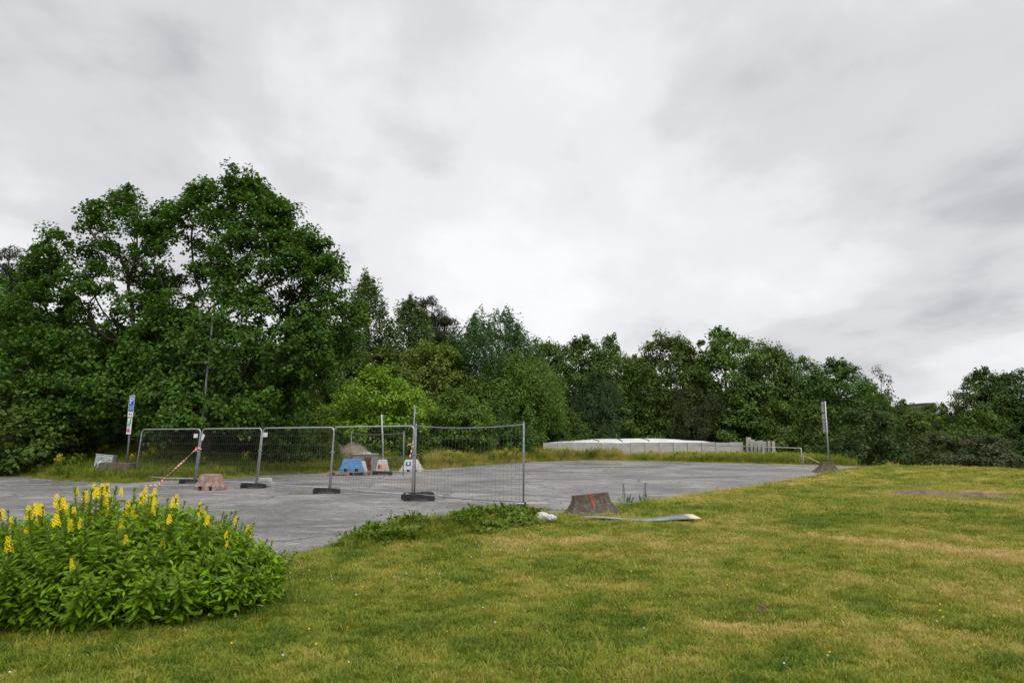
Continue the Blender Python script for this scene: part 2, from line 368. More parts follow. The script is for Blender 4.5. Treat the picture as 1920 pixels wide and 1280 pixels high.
def terrain(X, Y):
    X = np.asarray(X, float); Y = np.asarray(Y, float)
    s, idx = poly_sd(X, Y)
    h = 0.05 + 0.05 * (fbm(X * 0.25, Y * 0.25, 3) - 0.5) + 0.03 * (fbm(X * 1.1, Y * 1.1, 5) - 0.5)
    farside = idx >= len(NEAR) - 1
    bank = 0.95 * sstep(0.0, 9.0, s) * sstep(-3.0, -9.0, X) * farside
    h = h + bank
    h = h + 0.16 * np.exp(-((X - 19.0) / 6) ** 2 - ((Y - 31) / 4.0) ** 2)
    h = h - 1.3 * sstep(0, 5, Y - (37.0 - 1.25 * np.maximum(X - 17.0, 0))) * sstep(18.3, 20.5, X)
    dd = seg_d(X, Y, (-2.2, 10.7), (0.0, 12.7))
    h = h + 0.20 * np.exp(-(dd / 0.58) ** 2) * (0.7 + 0.6 * fbm(X * 2, Y * 2, 8))
    k = sstep(-0.05, 0.5, s)
    return h * k + (-0.05) * (1 - k)
def tz(x, y): return float(terrain(np.array([x]), np.array([y]))[0])
def dryness(X, Y):
    s, idx = poly_sd(X, Y)
    farside = idx >= len(NEAR) - 1
    d = 0.38 + 0.62 * (fbm(X * 0.55 + 3, Y * 0.4, 11) - 0.5) + 0.7 * (fbm(X * 1.9, Y * 1.4, 12, 3) - 0.5) + 0.7 * (fbm(X * 6, Y * 5, 13, 3) - 0.5)
    d = d + 0.07 * sstep(-1, 6, X) - 0.16 * sstep(-0.5, -3.0, X)
    wob = 0.45 * (fbm(X * 1.6, Y * 1.6, 21) - 0.5)
    d = d + 0.42 * np.exp(-(((X - 1.0) / 0.85) ** 2 + ((Y - 10.3) / 0.40) ** 2 + wob))
    for a, b, wd, am in (((3.0, 12.4), (6.8, 8.9), 0.22, 0.36), ((4.4, 10.8), (8.5, 7.8), 0.25, 0.20), ((1.2, 13.2), (4.5, 12.6), 0.25, 0.22), ((0.2, 7.6), (1.0, 7.4), 0.3, 0.15), ((1.5, 6.0), (4.5, 5.2), 0.3, 0.22), ((4.5, 17.6), (12.5, 26.6), 0.5, 0.22)):
        d = d + am * np.exp(-((seg_d(X, Y, a, b) + wob) / wd) ** 2)
    # bare earth behind the crest of the lawn
    d = d + 0.5 * np.exp(-(((X - 13.2) / 2.3) ** 2 + ((Y - 19.2) / 0.5) ** 2))
    t = seg_d(X, Y, (-2.2, 10.7), (0.1, 12.8)); d = d - 0.12 * np.exp(-(t / 0.5) ** 2)
    fd = 0.20 + 0.5 * (fbm(X * 0.6, Y * 0.6, 31) - 0.5) + 0.30 * sstep(-8, 0, X)
    d = np.where(farside, fd, d)
    return np.clip(d, 0, 1)
def axis(lo, hi, step, far, g=1.22):
    a = list(np.arange(lo, hi + 1e-6, step)); st = step; x = hi
    while x < far: st *= g; x += st; a.append(x)
    st = step; x = lo; pre = []
    while x > -far: st *= g; x -= st; pre.append(x)
    return np.array(pre[::-1] + a)
xs = axis(-26, 26, 0.22, 2500); ys = axis(2.5, 44, 0.22, 2500)
GX, GY = np.meshgrid(xs, ys); GZ = terrain(GX, GY)
ny, nx = GX.shape
ii = np.arange(ny * nx).reshape(ny, nx)
gf = np.stack([ii[:-1, :-1], ii[:-1, 1:], ii[1:, 1:], ii[1:, :-1]], -1).reshape(-1, 4)
gm = mesh_np('ground', np.stack([GX, GY, GZ], -1).reshape(-1, 3), gf, True)
at_ = gm.attributes.new('dry', 'FLOAT', 'POINT'); at_.data.foreach_set('value', dryness(GX, GY).ravel().astype(np.float32))
g = obj('ground', gm, M['ground']); tag(g, kind='structure')
# the lot: one asphalt sheet with a ragged edge
bm = bmesh.new(); rng = np.random.default_rng(5)
ring = []
for k in range(len(POLY)):
    a, b = POLY[k], POLY[(k + 1) % len(POLY)]; n = max(2, int(np.hypot(*(b - a)) / 0.35))
    for q in range(n):
        p = a + (b - a) * q / n; j = 0.16 * (vnoise(np.array(p[0] * 1.3), np.array(p[1] * 1.3), 2) - 0.5) * 2
        ring.append(bm.verts.new((p[0] + j, p[1] + 0.6 * j, 0.0)))
bm.faces.new(ring); bmesh.ops.triangulate(bm, faces=bm.faces[:])
for f in bm.faces:
    if f.normal.z < 0: f.normal_flip()
tag(obj('parking_lot', bm, M['asphalt']), kind='structure')

# ------------------------------------------------------------------ trees
def leaf_quads(C, Nn, size, aspect, rng, fold=0.22, tdir=None):
    n = len(C)
    Nn = Nn / (np.linalg.norm(Nn, axis=1, keepdims=True) + 1e-9)
    T = rng.normal(size=(n, 3))
    if tdir is not None: T = T * 0.6 + tdir
    T = T - Nn * (T * Nn).sum(1, keepdims=True); T /= np.linalg.norm(T, axis=1, keepdims=True) + 1e-9
    B = np.cross(Nn, T); s = size[:, None]; wd = s * aspect
    f = Nn * wd * fold
    V = np.stack([C - T * s * 0.5, C + B * wd * 0.5 + f - T * s * 0.06, C + T * s * 0.5, C - B * wd * 0.5 + f - T * s * 0.06], 1).reshape(-1, 3)
    F = np.arange(4 * n).reshape(n, 4)
    return V, F
def cone_segments(A, B, ra, rb, sides=5):
    D = B - A; D /= np.linalg.norm(D, axis=1, keepdims=True) + 1e-9
    ref = np.where(np.abs(D[:, 2:3]) < 0.9, np.array([[0, 0, 1.0]]), np.array([[1.0, 0, 0]]))
    U = np.cross(D, ref); U /= np.linalg.norm(U, axis=1, keepdims=True) + 1e-9
    W = np.cross(D, U); n = len(A)
    th = np.arange(sides) * 2 * PI / sides
    ca = np.cos(th)[None, :, None]; sa = np.sin(th)[None, :, None]
    off = U[:, None] * ca + W[:, None] * sa
    V = np.concatenate([A[:, None] + off * ra[:, None, None], B[:, None] + off * rb[:, None, None]], 1).reshape(-1, 3)
    k = np.arange(sides); kk = (k + 1) % sides
    q = np.stack([k, kk, sides + kk, sides + k], -1)
    F = (np.arange(n)[:, None, None] * 2 * sides + q[None]).reshape(-1, 4)
    return V, F
def grow(clumps, trunk, rng, seg=0.6, rtip=0.012, rexp=0.5, wpath=0.3, up=1.4):
    cap = 20000
    P = np.zeros((cap, 3)); par = np.full(cap, -1); pl = np.zeros(cap); dr = np.zeros((cap, 3)); n = 0
    for k, p in enumerate(trunk):
        P[n] = p; par[n] = n - 1
        if n: pl[n] = pl[n - 1] + np.linalg.norm(P[n] - P[n - 1]); dr[n] = (P[n] - P[n - 1]) / (np.linalg.norm(P[n] - P[n - 1]) + 1e-9)
        n += 1
    nt0 = n; lo = max(1, int(nt0 * 0.25)); tips = []
    cen = P[int(nt0 * 0.6)]
    for c in clumps[np.argsort(np.linalg.norm(clumps - cen, axis=1))]:
        Q = P[lo:n]; d = np.linalg.norm(Q - c, axis=1); hd = np.hypot(Q[:, 0] - c[0], Q[:, 1] - c[1])
        cost = d + wpath * pl[lo:n] + up * np.maximum(0, Q[:, 2] - (c[2] - 0.25 * hd))
        i = lo + int(np.argmin(cost)); dist = np.linalg.norm(P[i] - c)
        m = max(1, int(dist / seg)); ctrl = P[i] + dr[i] * dist * 0.35 + np.array([0, 0, dist * 0.08])
        prev = i
        for q in range(1, m + 1):
            t = q / m; pt = (1 - t) ** 2 * P[i] + 2 * t * (1 - t) * ctrl + t * t * c
            if q < m: pt = pt + rng.normal(size=3) * seg * 0.07
            if n >= cap - 1: break
            P[n] = pt; par[n] = prev; e = P[n] - P[prev]; le = np.linalg.norm(e) + 1e-9
            pl[n] = pl[prev] + le; dr[n] = e / le; prev = n; n += 1
        tips.append(prev)
    wgt = np.zeros(n); wgt[tips] = 1
    for k in range(n - 1, 0, -1): wgt[par[k]] += wgt[k]
    r = rtip * np.maximum(wgt, 1) ** rexp
    r[0] *= 1.35
    k = np.arange(1, n)
    return P[:n], par[:n], r, k
def tree_meshes(name, clumps, rad, trunk, nleaf, lsize, aspect, rng, flat=0.55, nup=0.7, nout=0.5, nrand=0.6, droop=0.25, seg=0.7, rtip=0.012, sides=5, rmin=0.0, spike=0.0, sizes=None, rexp=0.5):
    clumps = np.asarray(clumps, float)
    P, par, r, k = grow(clumps, trunk, rng, seg, rtip, rexp)
    k = k[r[k] > rmin]
    V, F = cone_segments(P[par[k]], P[k], np.minimum(r[par[k]], r[k] * 1.35), r[k], sides)
    tm = mesh_np(name + '_wood', V, F, True)
    n = len(clumps); per = nleaf // n
    cnt = np.maximum(3, (per * rng.uniform(0.5, 1.5, n)).astype(int)); ci = np.repeat(np.arange(n), cnt)
    rr = np.asarray(rad)[ci] if np.ndim(rad) else np.full(len(ci), rad)
    d = rng.normal(size=(len(ci), 3)); d /= np.linalg.norm(d, axis=1, keepdims=True); d *= (rng.uniform(0, 1, len(ci)) ** 0.45)[:, None]
    d[:, 2] *= flat
    if spike: d[:, 2] *= 1 + spike; d[:, :2] *= (1 - 0.6 * np.clip(d[:, 2:3], 0, 1))
    C = clumps[ci] + d * rr[:, None]
    C[:, 2] -= droop * rr * (d[:, 0] ** 2 + d[:, 1] ** 2)
    ax = P[min(len(trunk) - 1, int(len(trunk) * 0.6))]
    out = clumps[ci] - ax; out /= np.linalg.norm(out, axis=1, keepdims=True) + 1e-6
    Nn = np.array([[0, 0, nup]]) + out * nout + d * 0.5 + rng.normal(size=C.shape) * nrand
    s = lsize * rng.uniform(0.6, 1.35, len(C))
    td = d.copy(); td[:, 2] -= 0.6
    V, F = leaf_quads(C, Nn, s, aspect, rng, tdir=td)
    cm = mesh_np(name + '_leaves', V, F)
    return tm, cm
def profile_clumps(n, H, ts, rs, rng, shell=0.6, lob=0.3, seed=0, flatness=1.0):
    """clump centres in a crown whose radius follows a profile, with uneven lobes"""
    out = []; rs_ = np.array(rs); 
    wts = np.interp(np.linspace(ts[0], 1, 200), ts, rs); cdf = np.cumsum(wts + 0.15); cdf /= cdf[-1]
    while len(out) < n:
        t = np.interp(rng.uniform(), cdf, np.linspace(ts[0], 1, 200)); a = rng.uniform(0, 2 * PI)
        Rr = np.interp(t, ts, rs) * (1 + lob * 2 * (float(fbm(np.array(math.cos(a) * 1.3 + 5 + seed), np.array(math.sin(a) * 1.3 + t * 5), seed, 3)) - 0.5))
        q = shell + (1 - shell) * rng.uniform() if rng.uniform() < 0.75 else rng.uniform(0.15, 1)
        hump = 1 + 0.0
        out.append((math.cos(a) * Rr * q, math.sin(a) * Rr * q * flatness, t * H + rng.normal() * 0.25))
    return np.array(out)
def trunk_line(H, rng, lean=0.03, step=0.7):
    n = int(H / step) + 2; x = y = 0; pts = []
    for k in range(n):
        pts.append((x, y, H * k / (n - 1) - (0.15 if k == 0 else 0))); x += rng.normal() * lean * step * 2; y += rng.normal() * lean * step * 2
    return pts
PROTO = {}
def proto(kind, seed, H, ts, rs, nc, nl, rad, lsize, aspect, trunkfrac=0.85, bark='bark', **kw):
    rng = np.random.default_rng(seed)
    lob = kw.pop('lob', 0.3); shell = kw.pop('shell', 0.55)
    cl = profile_clumps(nc, H - rad * 0.6, ts, rs, rng, shell, lob, seed)
    extra = kw.pop('tops', 0)
    for q in range(extra):    # uneven leaders poking out of the crown top
        a = rng.uniform(0, 2 * PI); t = rng.uniform(0.80, 1.0); rr = np.interp(t, ts, rs) * rng.uniform(0.2, 1.0)
        cl = np.vstack([cl, [[math.cos(a) * rr, math.sin(a) * rr, H * (t + rng.uniform(0.0, 0.06)) - rad * 0.4]]])
    radv = rad * rng.uniform(0.6, 1.25, len(cl)); radv[nc:] *= 0.6
    tm, cm = tree_meshes(kind, cl, radv, trunk_line(H * trunkfrac, rng), nl, lsize, aspect, rng, **kw)
    tm.materials.append(M[bark]); cm.materials.append(M['leaf'])
    co = np.zeros(len(cm.vertices) * 3, dtype=np.float32); cm.vertices.foreach_get('co', co); co = co.reshape(-1, 3)
    hw = np.percentile(np.abs(co[:, 0]), 98); top = np.percentile(co[:, 2], 99.3)
    PROTO[kind] = (tm, cm, top, 2 * hw)
TS = [0.06, 0.2, 0.45, 0.7, 0.88, 1.0]
proto('alder_a', 11, 10, TS, [2.6, 3.3, 3.8, 3.5, 2.6, 0.9], 300, 24000, 0.8, 0.23, 0.7, rmin=0.02, tops=10, flat=0.7)
proto('alder_b', 12, 10, TS, [2.5, 3.1, 3.6, 3.3, 2.3, 0.7], 280, 23000, 0.78, 0.23, 0.7, rmin=0.02, tops=12, flat=0.7, lob=0.4)
proto('alder_c', 13, 10, TS, [2.8, 3.4, 3.7, 3.0, 1.9, 0.5], 280, 23000, 0.8, 0.23, 0.65, rmin=0.02, tops=12, flat=0.75, lob=0.4)
proto('willow', 14, 10, TS, [2.9, 3.7, 4.1, 3.8, 2.9, 1.0], 380, 42000, 0.82, 0.25, 0.34, rmin=0.02, tops=22, flat=1.0, spike=0.6, nrand=0.9)
proto('aspen', 15, 12, TS, [1.6, 2.0, 2.1, 1.7, 1.0, 0.2], 230, 19000, 0.62, 0.22, 0.5, rmin=0.02, tops=22, flat=1.5, spike=0.8, nrand=1.0)
proto('pine', 16, 11, [0.35, 0.5, 0.7, 0.85, 1.0], [0.6, 2.1, 2.0, 1.5, 0.4], 120, 26000, 0.75, 0.26, 0.2, flat=0.55, nrand=1.2, trunkfrac=0.97, rtip=0.02, rmin=0.0, lob=0.8, shell=0.45)
proto('round_bush', 17, 4, [0.02, 0.2, 0.45, 0.7, 0.9, 1.0], [1.8, 2.35, 2.5, 2.1, 1.2, 0.3], 330, 24000, 0.36, 0.15, 0.55, rmin=0.01, trunkfrac=0.5, tops=20, flat=0.8, lob=0.2, rtip=0.007)
proto('shrub_a', 18, 3.5, [0.02, 0.2, 0.5, 0.75, 0.9, 1.0], [1.6, 2.0, 2.0, 1.6, 0.9, 0.3], 170, 12000, 0.42, 0.16, 0.6, rmin=0.01, trunkfrac=0.5, tops=14, flat=0.8, lob=0.55, rtip=0.007)
proto('shrub_b', 19, 3.5, [0.02, 0.2, 0.5, 0.75, 0.9, 1.0], [1.9, 2.2, 1.9, 1.4, 0.8, 0.3], 170, 12000, 0.42, 0.17, 0.5, rmin=0.01, trunkfrac=0.5, tops=20, flat=0.9, lob=0.7, rtip=0.007)
proto('birch', 20, 9, [0.25, 0.45, 0.7, 0.9, 1.0], [0.9, 1.3, 1.0, 0.55, 0.15], 42, 1500, 0.42, 0.2, 0.5, trunkfrac=0.84, bark='bark_pale', flat=1.3, nrand=1.0, rtip=0.012, shell=0.6, lob=0.7, droop=0.8)
def plant_tree(kind, name, label, cat, px, topy, wpx, Y, col, group=None, rz=None, base=None):
    tm, cm, top, wid = PROTO[kind]
    x, y, zt = at(px, topy, Y); z0 = tz(x, y) if base is None else base
    hs = (zt - z0) / top; ws = (wpx * (1.12 if kind.startswith('alder') or kind == 'willow' else 1.0) / FPX * Y) / wid
    rz = random.uniform(0, 6.28) if rz is None else rz
    t = thing(name, label, cat, (x, y, z0 - 0.02), rz, group)
    t.scale = (ws, ws, hs)
    tr = obj('trunk', tm, None, t); cw = obj('crown', cm, None, t)
    k_ = random.uniform(1.0, 1.5); h_ = random.uniform(-0.12, 0.12)
    cw.color = (col[0] * k_ * (1 + h_), col[1] * k_, col[2] * k_ * (1 - h_), 1)
    return t
D1 = (0.042, 0.082, 0.012); D2 = (0.066, 0.118, 0.018); D3 = (0.085, 0.142, 0.022); G1 = (0.066, 0.128, 0.034); G2 = (0.085, 0.135, 0.050); Y1 = (0.13, 0.17, 0.014); Y2 = (0.10, 0.14, 0.018); PN = (0.026, 0.046, 0.016)
BACK = [  # kind, name, label, category, px, top, width, depth, colour
 ('pine', 'pine_tree', 'dark pine top showing past the leftmost edge of the big maples', 'tree', 5, 472, 110, 52, PN),
 ('alder_b', 'broadleaf_tree', 'dark broadleaf tree at the left picture edge beside the maples', 'tree', -40, 515, 230, 40, D2),
 ('alder_c', 'broadleaf_tree', 'dark broadleaf tree filling the gap behind the left maple', 'tree', 120, 590, 210, 44, D1),
 ('alder_a', 'broadleaf_tree', 'dark broadleaf tree behind the parking sign under the maples', 'tree', 255, 620, 210, 46, D1),
 ('alder_b', 'broadleaf_tree', 'dark broadleaf tree behind the right maple trunk', 'tree', 440, 610, 230, 46, D1),
 ('alder_a', 'broadleaf_tree', 'dark broadleaf tree just right of the maple crown, behind the leftmost aspen', 'tree', 590, 590, 170, 50, D2),
 ('aspen', 'aspen_tree', 'tall feathery grey green aspen next to the maple crown, tallest in the far row', 'tree', 688, 522, 125, 58, G2),
 ('aspen', 'aspen_tree', 'feathery grey green aspen between the tallest aspen and the pines', 'tree', 768, 564, 128, 58, G2),
 ('pine', 'pine_tree', 'taller of the two dark pines rising beside the aspens', 'tree', 803, 562, 66, 66, PN),
 ('pine', 'pine_tree', 'shorter of the two dark pines, right of the taller one', 'tree', 833, 598, 90, 66, PN),
 ('alder_a', 'broadleaf_tree', 'olive green tree below the two pines behind the pale round bush', 'tree', 815, 648, 150, 52, Y2),
 ('alder_b', 'broadleaf_tree', 'dark tree under the aspens behind the pale round bush', 'tree', 715, 655, 150, 54, D2),
 ('willow', 'willow_tree', 'large blue green willow with swept top, highest right of the pines', 'tree', 928, 590, 175, 55, G1),
 ('willow', 'willow_tree', 'dense green lower willow in front of the large blue green willow', 'tree', 968, 668, 160, 52, D3),
 ('alder_a', 'broadleaf_tree', 'light green tree showing right behind the large willow', 'tree', 1020, 642, 105, 62, D3),
 ('alder_b', 'alder_tree', 'alder right of the willows, leftmost of the even alder row', 'tree', 1088, 638, 118, 60, D2),
 ('alder_c', 'alder_tree', 'narrow topped alder, second in the alder row from the willows', 'tree', 1146, 634, 100, 60, D2),
 ('alder_b', 'alder_tree', 'low alder filling the dip between two taller alders', 'tree', 1198, 672, 90, 62, D3),
 ('alder_a', 'alder_tree', 'tall alder above the left part of the white covered store', 'tree', 1253, 632, 135, 59, D2),
 ('alder_b', 'alder_tree', 'tallest alder near the middle of the far tree row', 'tree', 1358, 622, 140, 59, D2),
 ('alder_a', 'alder_tree', 'broad alder just right of the tallest alder', 'tree', 1438, 650, 125, 59, D2),
 ('birch', 'birch_tree', 'thin sparse birch top poking out between two alders', 'tree', 1478, 662, 50, 64, D2),
 ('alder_c', 'alder_tree', 'alder left of the leaning sign post in the far row', 'tree', 1502, 674, 100, 58, D3),
 ('alder_b', 'alder_tree', 'round alder directly behind the leaning sign post', 'tree', 1568, 678, 125, 57, D2),
 ('alder_a', 'alder_tree', 'small alder at the right end of the continuous tree row', 'tree', 1622, 722, 75, 60, D2),
 ('birch', 'birch_tree', 'thin birch with sparse drooping twigs at the end of the tree row', 'tree', 1650, 688, 60, 62, (0.05, 0.065, 0.03)),
 ('alder_c', 'broadleaf_tree', 'low tree right of the sparse birch before the gap', 'tree', 1690, 752, 60, 70, D2),
 ('birch', 'birch_tree', 'pale small birch just left of the trees at the right edge', 'tree', 1795, 732, 50, 70, (0.08, 0.11, 0.05)),
 ('alder_b', 'broadleaf_tree', 'first dark tree right of the sky gap near the right edge', 'tree', 1838, 696, 90, 56, D2),
 ('alder_a', 'broadleaf_tree', 'dark tree close to the right picture edge', 'tree', 1893, 700, 110, 56, D1),
 ('alder_c', 'broadleaf_tree', 'dark tree cut off by the right picture edge', 'tree', 1965, 690, 130, 56, D1),
 ('alder_a', 'broadleaf_tree', 'far low tree hiding the distant buildings in the gap', 'tree', 1745, 759, 60, 150, D2),
 ('alder_b', 'broadleaf_tree', 'far low dark tree right of the distant buildings', 'tree', 1768, 757, 22, 150, D1),
 ('alder_c', 'broadleaf_tree', 'far low tree left part of the sky gap', 'tree', 1712, 766, 60, 150, D3)]
SHRUB = [
 ('round_bush', 'rounded_bush', 'pale yellow green dome shaped bush behind the fence', 'bush', 710, 692, 185, 38.5, (0.135, 0.25, 0.02)),
 ('round_bush', 'rounded_bush', 'mid green rounded bush right of the pale domed bush', 'bush', 855, 730, 138, 42, (0.085, 0.16, 0.018)),
 ('shrub_a', 'shrub', 'green shrub between the pale bush and the concrete barriers', 'bush', 800, 770, 110, 43, D3),
 ('shrub_b', 'shrub', 'dark shrub at the foot of the large willow', 'bush', 935, 760, 130, 46, D2),
 ('shrub_a', 'shrub', 'dark shrub above the left end of the concrete wall', 'bush', 1010, 735, 120, 54, D1),
 ('willow', 'willow_shrub', 'grey green upright willow shrub above the white tarpaulin', 'bush', 1115, 706, 105, 57, (0.058, 0.088, 0.032)),
 ('shrub_b', 'shrub', 'dark green shrub directly behind the white tarpaulin, left half', 'bush', 1065, 770, 120, 54, D2),
 ('shrub_a', 'shrub', 'dark green shrub behind the highest part of the tarpaulin', 'bush', 1165, 752, 130, 58, D2),
 ('willow', 'willow_shrub', 'drooping pale willow shrub right of the tarpaulin top', 'bush', 1298, 722, 105, 57, (0.06, 0.085, 0.034)),
 ('shrub_b', 'shrub', 'low green shrub between the two pale willow shrubs', 'bush', 1222, 738, 110, 58, D3),
 ('shrub_a', 'shrub', 'green shrub over the right half of the concrete wall', 'bush', 1370, 748, 130, 57, D2),
 ('shrub_b', 'shrub', 'green shrub behind the upright slabs at the wall end', 'bush', 1455, 752, 130, 55, D3),
 ('shrub_a', 'shrub', 'green shrub left behind the leaning sign post', 'bush', 1530, 760, 110, 52, D2),
 ('shrub_b', 'shrub', 'tall dense shrub right of the leaning sign post', 'bush', 1632, 762, 165, 46, (0.045, 0.08, 0.022)),
 ('shrub_a', 'shrub', 'shrub above the white stake at the lawn crest', 'bush', 1720, 772, 120, 47, D3),
 ('shrub_b', 'shrub', 'olive shrub behind the crest of the lawn, rightmost but two', 'bush', 1760, 812, 150, 40, (0.075, 0.10, 0.035)),
 ('shrub_a', 'shrub', 'pinkish olive shrub with pale tips behind the lawn crest near the right edge', 'bush', 1848, 818, 130, 38, (0.085, 0.095, 0.045)),
 ('shrub_b', 'shrub', 'dark shrub under the trees at the right edge', 'bush', 1830, 770, 150, 48, D2),
 ('shrub_a', 'shrub', 'dark shrub at the right picture edge behind the lawn', 'bush', 1925, 790, 150, 42, D1),
 ('shrub_b', 'shrub', 'dark green shrub dotted with white blossom behind the middle fence panels', 'bush', 545, 792, 125, 32.5, D3),
 ('shrub_a', 'shrub', 'dark shrub left of the blossoming shrub behind the fence', 'bush', 455, 790, 120, 33.5, D2),
 ('shrub_a', 'shrub', 'large dark glossy shrub spilling over the verge at the far left', 'bush', 40, 715, 230, 29.5, D2),
 ('shrub_b', 'shrub', 'dark low shrub between the far left shrub and the parking sign', 'bush', 165, 775, 130, 33, D1),
 ('shrub_b', 'shrub', 'dark shrub in the shade behind the street light pole', 'bush', 335, 760, 150, 36, D1),
 ('shrub_a', 'shrub', 'dark shrub in the shade just right of the parking sign', 'bush', 270, 790, 110, 36.5, D1),
 ('shrub_a', 'shrub', 'yellow green weedy shrub beside the sand heap', 'bush', 612, 806, 50, 34, Y1),
 ('shrub_b', 'shrub', 'dark shrub between the blossoming shrub and the pale domed bush', 'bush', 605, 720, 120, 43, D2)]
random.seed(3)
for a in BACK: plant_tree(*a, group='trees in the far row round the lot')
for a in SHRUB: plant_tree(*a, group='shrubs at the edge of the lot')

def maple(label, px, Y, zs, xl, xr, ry, oy, trunk_pts, seed, nc, nl, col, sparse):
    """crown filled between the outline's left and right reach at each height; noise opens gaps"""
    rng = np.random.default_rng(seed)
    x0, y0, _ = at(px, 840, Y); z0 = tz(x0, y0)
    cl = []; rad = []; zmax = zs[-1]
    while len(cl) < nc:
        z = rng.uniform(zs[0], zmax); l_ = np.interp(z, zs, xl); r_ = np.interp(z, zs, xr); hw = (r_ - l_) / 2
        if rng.uniform() > hw / 5.2: continue
        a = rng.uniform(0, 2 * PI); q = rng.uniform(0.30, 1.0) ** 0.5
        bump = 1 + 0.34 * (float(fbm(np.array(math.cos(a) * 1.6 + seed), np.array(math.sin(a) * 1.6 + z * 0.75), seed, 3)) - 0.5) * 2
        x = (l_ + r_) / 2 + math.cos(a) * hw * q * bump; y = oy(z) + math.sin(a) * ry(z) * q * bump
        dens = float(fbm(np.array(x * 0.75 + 40 + y * 0.4), np.array(z * 0.75 - y * 0.5), seed + 9, 3))
        if dens < sparse(x, z) + rng.normal() * 0.04: continue
        cl.append((x, y, z + rng.normal() * 0.15)); rad.append(rng.uniform(0.30, 0.68))
    cl = np.array(cl); rad = np.array(rad)
    tm, cm = tree_meshes('maple', cl, rad, trunk_pts, nl, 0.148, 0.85, rng, flat=0.62, nup=0.85, nout=0.4, nrand=0.65, droop=0.45, seg=0.5, rtip=0.0105, sides=5, rexp=0.455)
    tm.materials.append(M['bark']); cm.materials.append(M['leaf'])
    t = thing('maple_tree', label, 'tree', (x0, y0, z0), 0, 'big maples')
    obj('trunk', tm, None, t); c = obj('crown', cm, None, t); c.color = (*col, 1)
    return t
MC = (0.068, 0.142, 0.012)
maple('taller right hand maple with broad rounded crown and thick trunk', 383, 31,
      [1.3, 3.0, 5.0, 6.5, 8.0, 9.8, 11.0, 12.0, 12.8, 13.6], [-2.0, -2.8, -3.0, -2.8, -2.6, -2.8, -2.8, -2.5, -1.9, 0.6], [4.4, 5.7, 6.9, 7.1, 6.5, 5.9, 4.6, 3.3, 2.4, 1.4],
      lambda z: 4.0 - 0.2 * z, lambda z: -0.9 + 0.11 * z,
      [(0, 0, -0.2), (0.02, 0, 0.8), (0.0, 0.05, 1.6), (0.05, 0.05, 2.6), (0.1, 0, 3.5), (0.12, -0.05, 4.3), (0.25, 0, 5.2), (0.4, 0, 6.2), (0.5, 0.05, 7.2), (0.6, 0, 8.4), (0.7, 0, 9.6)], 101, 1250, 100000, MC,
      lambda x, z: 0.37 if z < 5.5 else (0.51 if x < 2.5 and z < 10 else 0.45))
maple('left hand maple with open spreading crown, its twigs against the sky', 250, 31.5,
      [1.5, 4.0, 6.0, 8.0, 9.4, 10.3, 11.2, 12.2, 13.2], [-5.4, -6.3, -6.3, -5.8, -5.7, -5.2, -3.8, -2.2, -1.2], [1.8, 2.2, 2.2, 2.0, 2.0, 1.9, 1.5, 0.6, -0.5],
      lambda z: 3.6 - 0.17 * z, lambda z: -0.4 + 0.06 * z,
      [(0.35, 0, -0.2), (0.3, 0, 0.8), (0.2, 0.0, 1.8), (0.05, 0.05, 2.8), (-0.1, 0, 3.8), (-0.25, 0, 4.8), (-0.4, 0, 5.8), (-0.55, 0.05, 6.9), (-0.8, 0, 8.0)], 103, 860, 66000, MC,
      lambda x, z: 0.40 if z < 6.0 else 0.55)

# far-off wood closing the view behind the named trees
rng = np.random.default_rng(77)
n = 60000; th = rng.uniform(-1.0, 0.62, n); rr = rng.uniform(70, 82, n)
hh = 4.2 + 3.2 * fbm(th * 14, th * 0 + 3, 9) - 3.0 * sstep(0.40, 0.50, th)
zz = rng.uniform(0, 1, n) ** 0.8 * hh
C = np.stack([np.sin(th) * rr, np.cos(th) * rr, zz], 1)
V, F = leaf_quads(C, rng.normal(size=(n, 3)) + np.array([0, -0.6, 0.6]), rng.uniform(0.35, 0.75, n), 0.7, rng)
o = obj('distant_wood', mesh_np('distant_wood', V, F), M['leaf']); o.color = (*D1, 1)
tag(o, 'dark mass of undergrowth behind the tree row', 'undergrowth', kind='stuff')

# ------------------------------------------------------------------ distant buildings beyond the trees
def far_building(label, px0, px1, topy, Y, stor):
    x0, y, zt = at(px0, topy, Y); x1 = at(px1, topy, Y)[0]; w = x1 - x0; d = 12
    t = thing('apartment_building', label, 'building', ((x0 + x1) / 2, Y + d / 2, -1.0), 0, 'distant buildings')
    h = zt + 1.0
    bm = bmesh.new(); box(bm, w, d, h - 0.8, (0, 0, (h - 0.8) / 2)); obj('wall', bm, M['far_wall'], t)
    bm = bmesh.new(); box(bm, w + 0.5, d + 0.5, 0.8, (0, 0, h - 0.4), bevel=0.05); obj('roof', bm, M['far_roof'], t)
    wm = None
    for s in range(stor):
        z = h - 2.2 - 2.9 * s
        for k in range(max(2, int(w / 2.4))):
            n_ = max(2, int(w / 2.4)); xx = -w / 2 + (k + 0.5) * w / n_
            if wm is None:
                bm = bmesh.new(); box(bm, 1.3, 0.12, 1.3); wm = bpy.data.meshes.new('window'); bm.to_mesh(wm); bm.free()
            obj('window', wm, M['glass'], t, (xx, -d / 2 - 0.03, z))
far_building('distant grey block with dark roof behind the sparse birch', 1643, 1668, 753, 170, 3)
far_building('distant low block with dark roof, left one in the sky gap', 1720, 1733, 759, 190, 2)
far_building('distant block with dark flat roof, right one in the sky gap', 1737, 1752, 755, 195, 3)

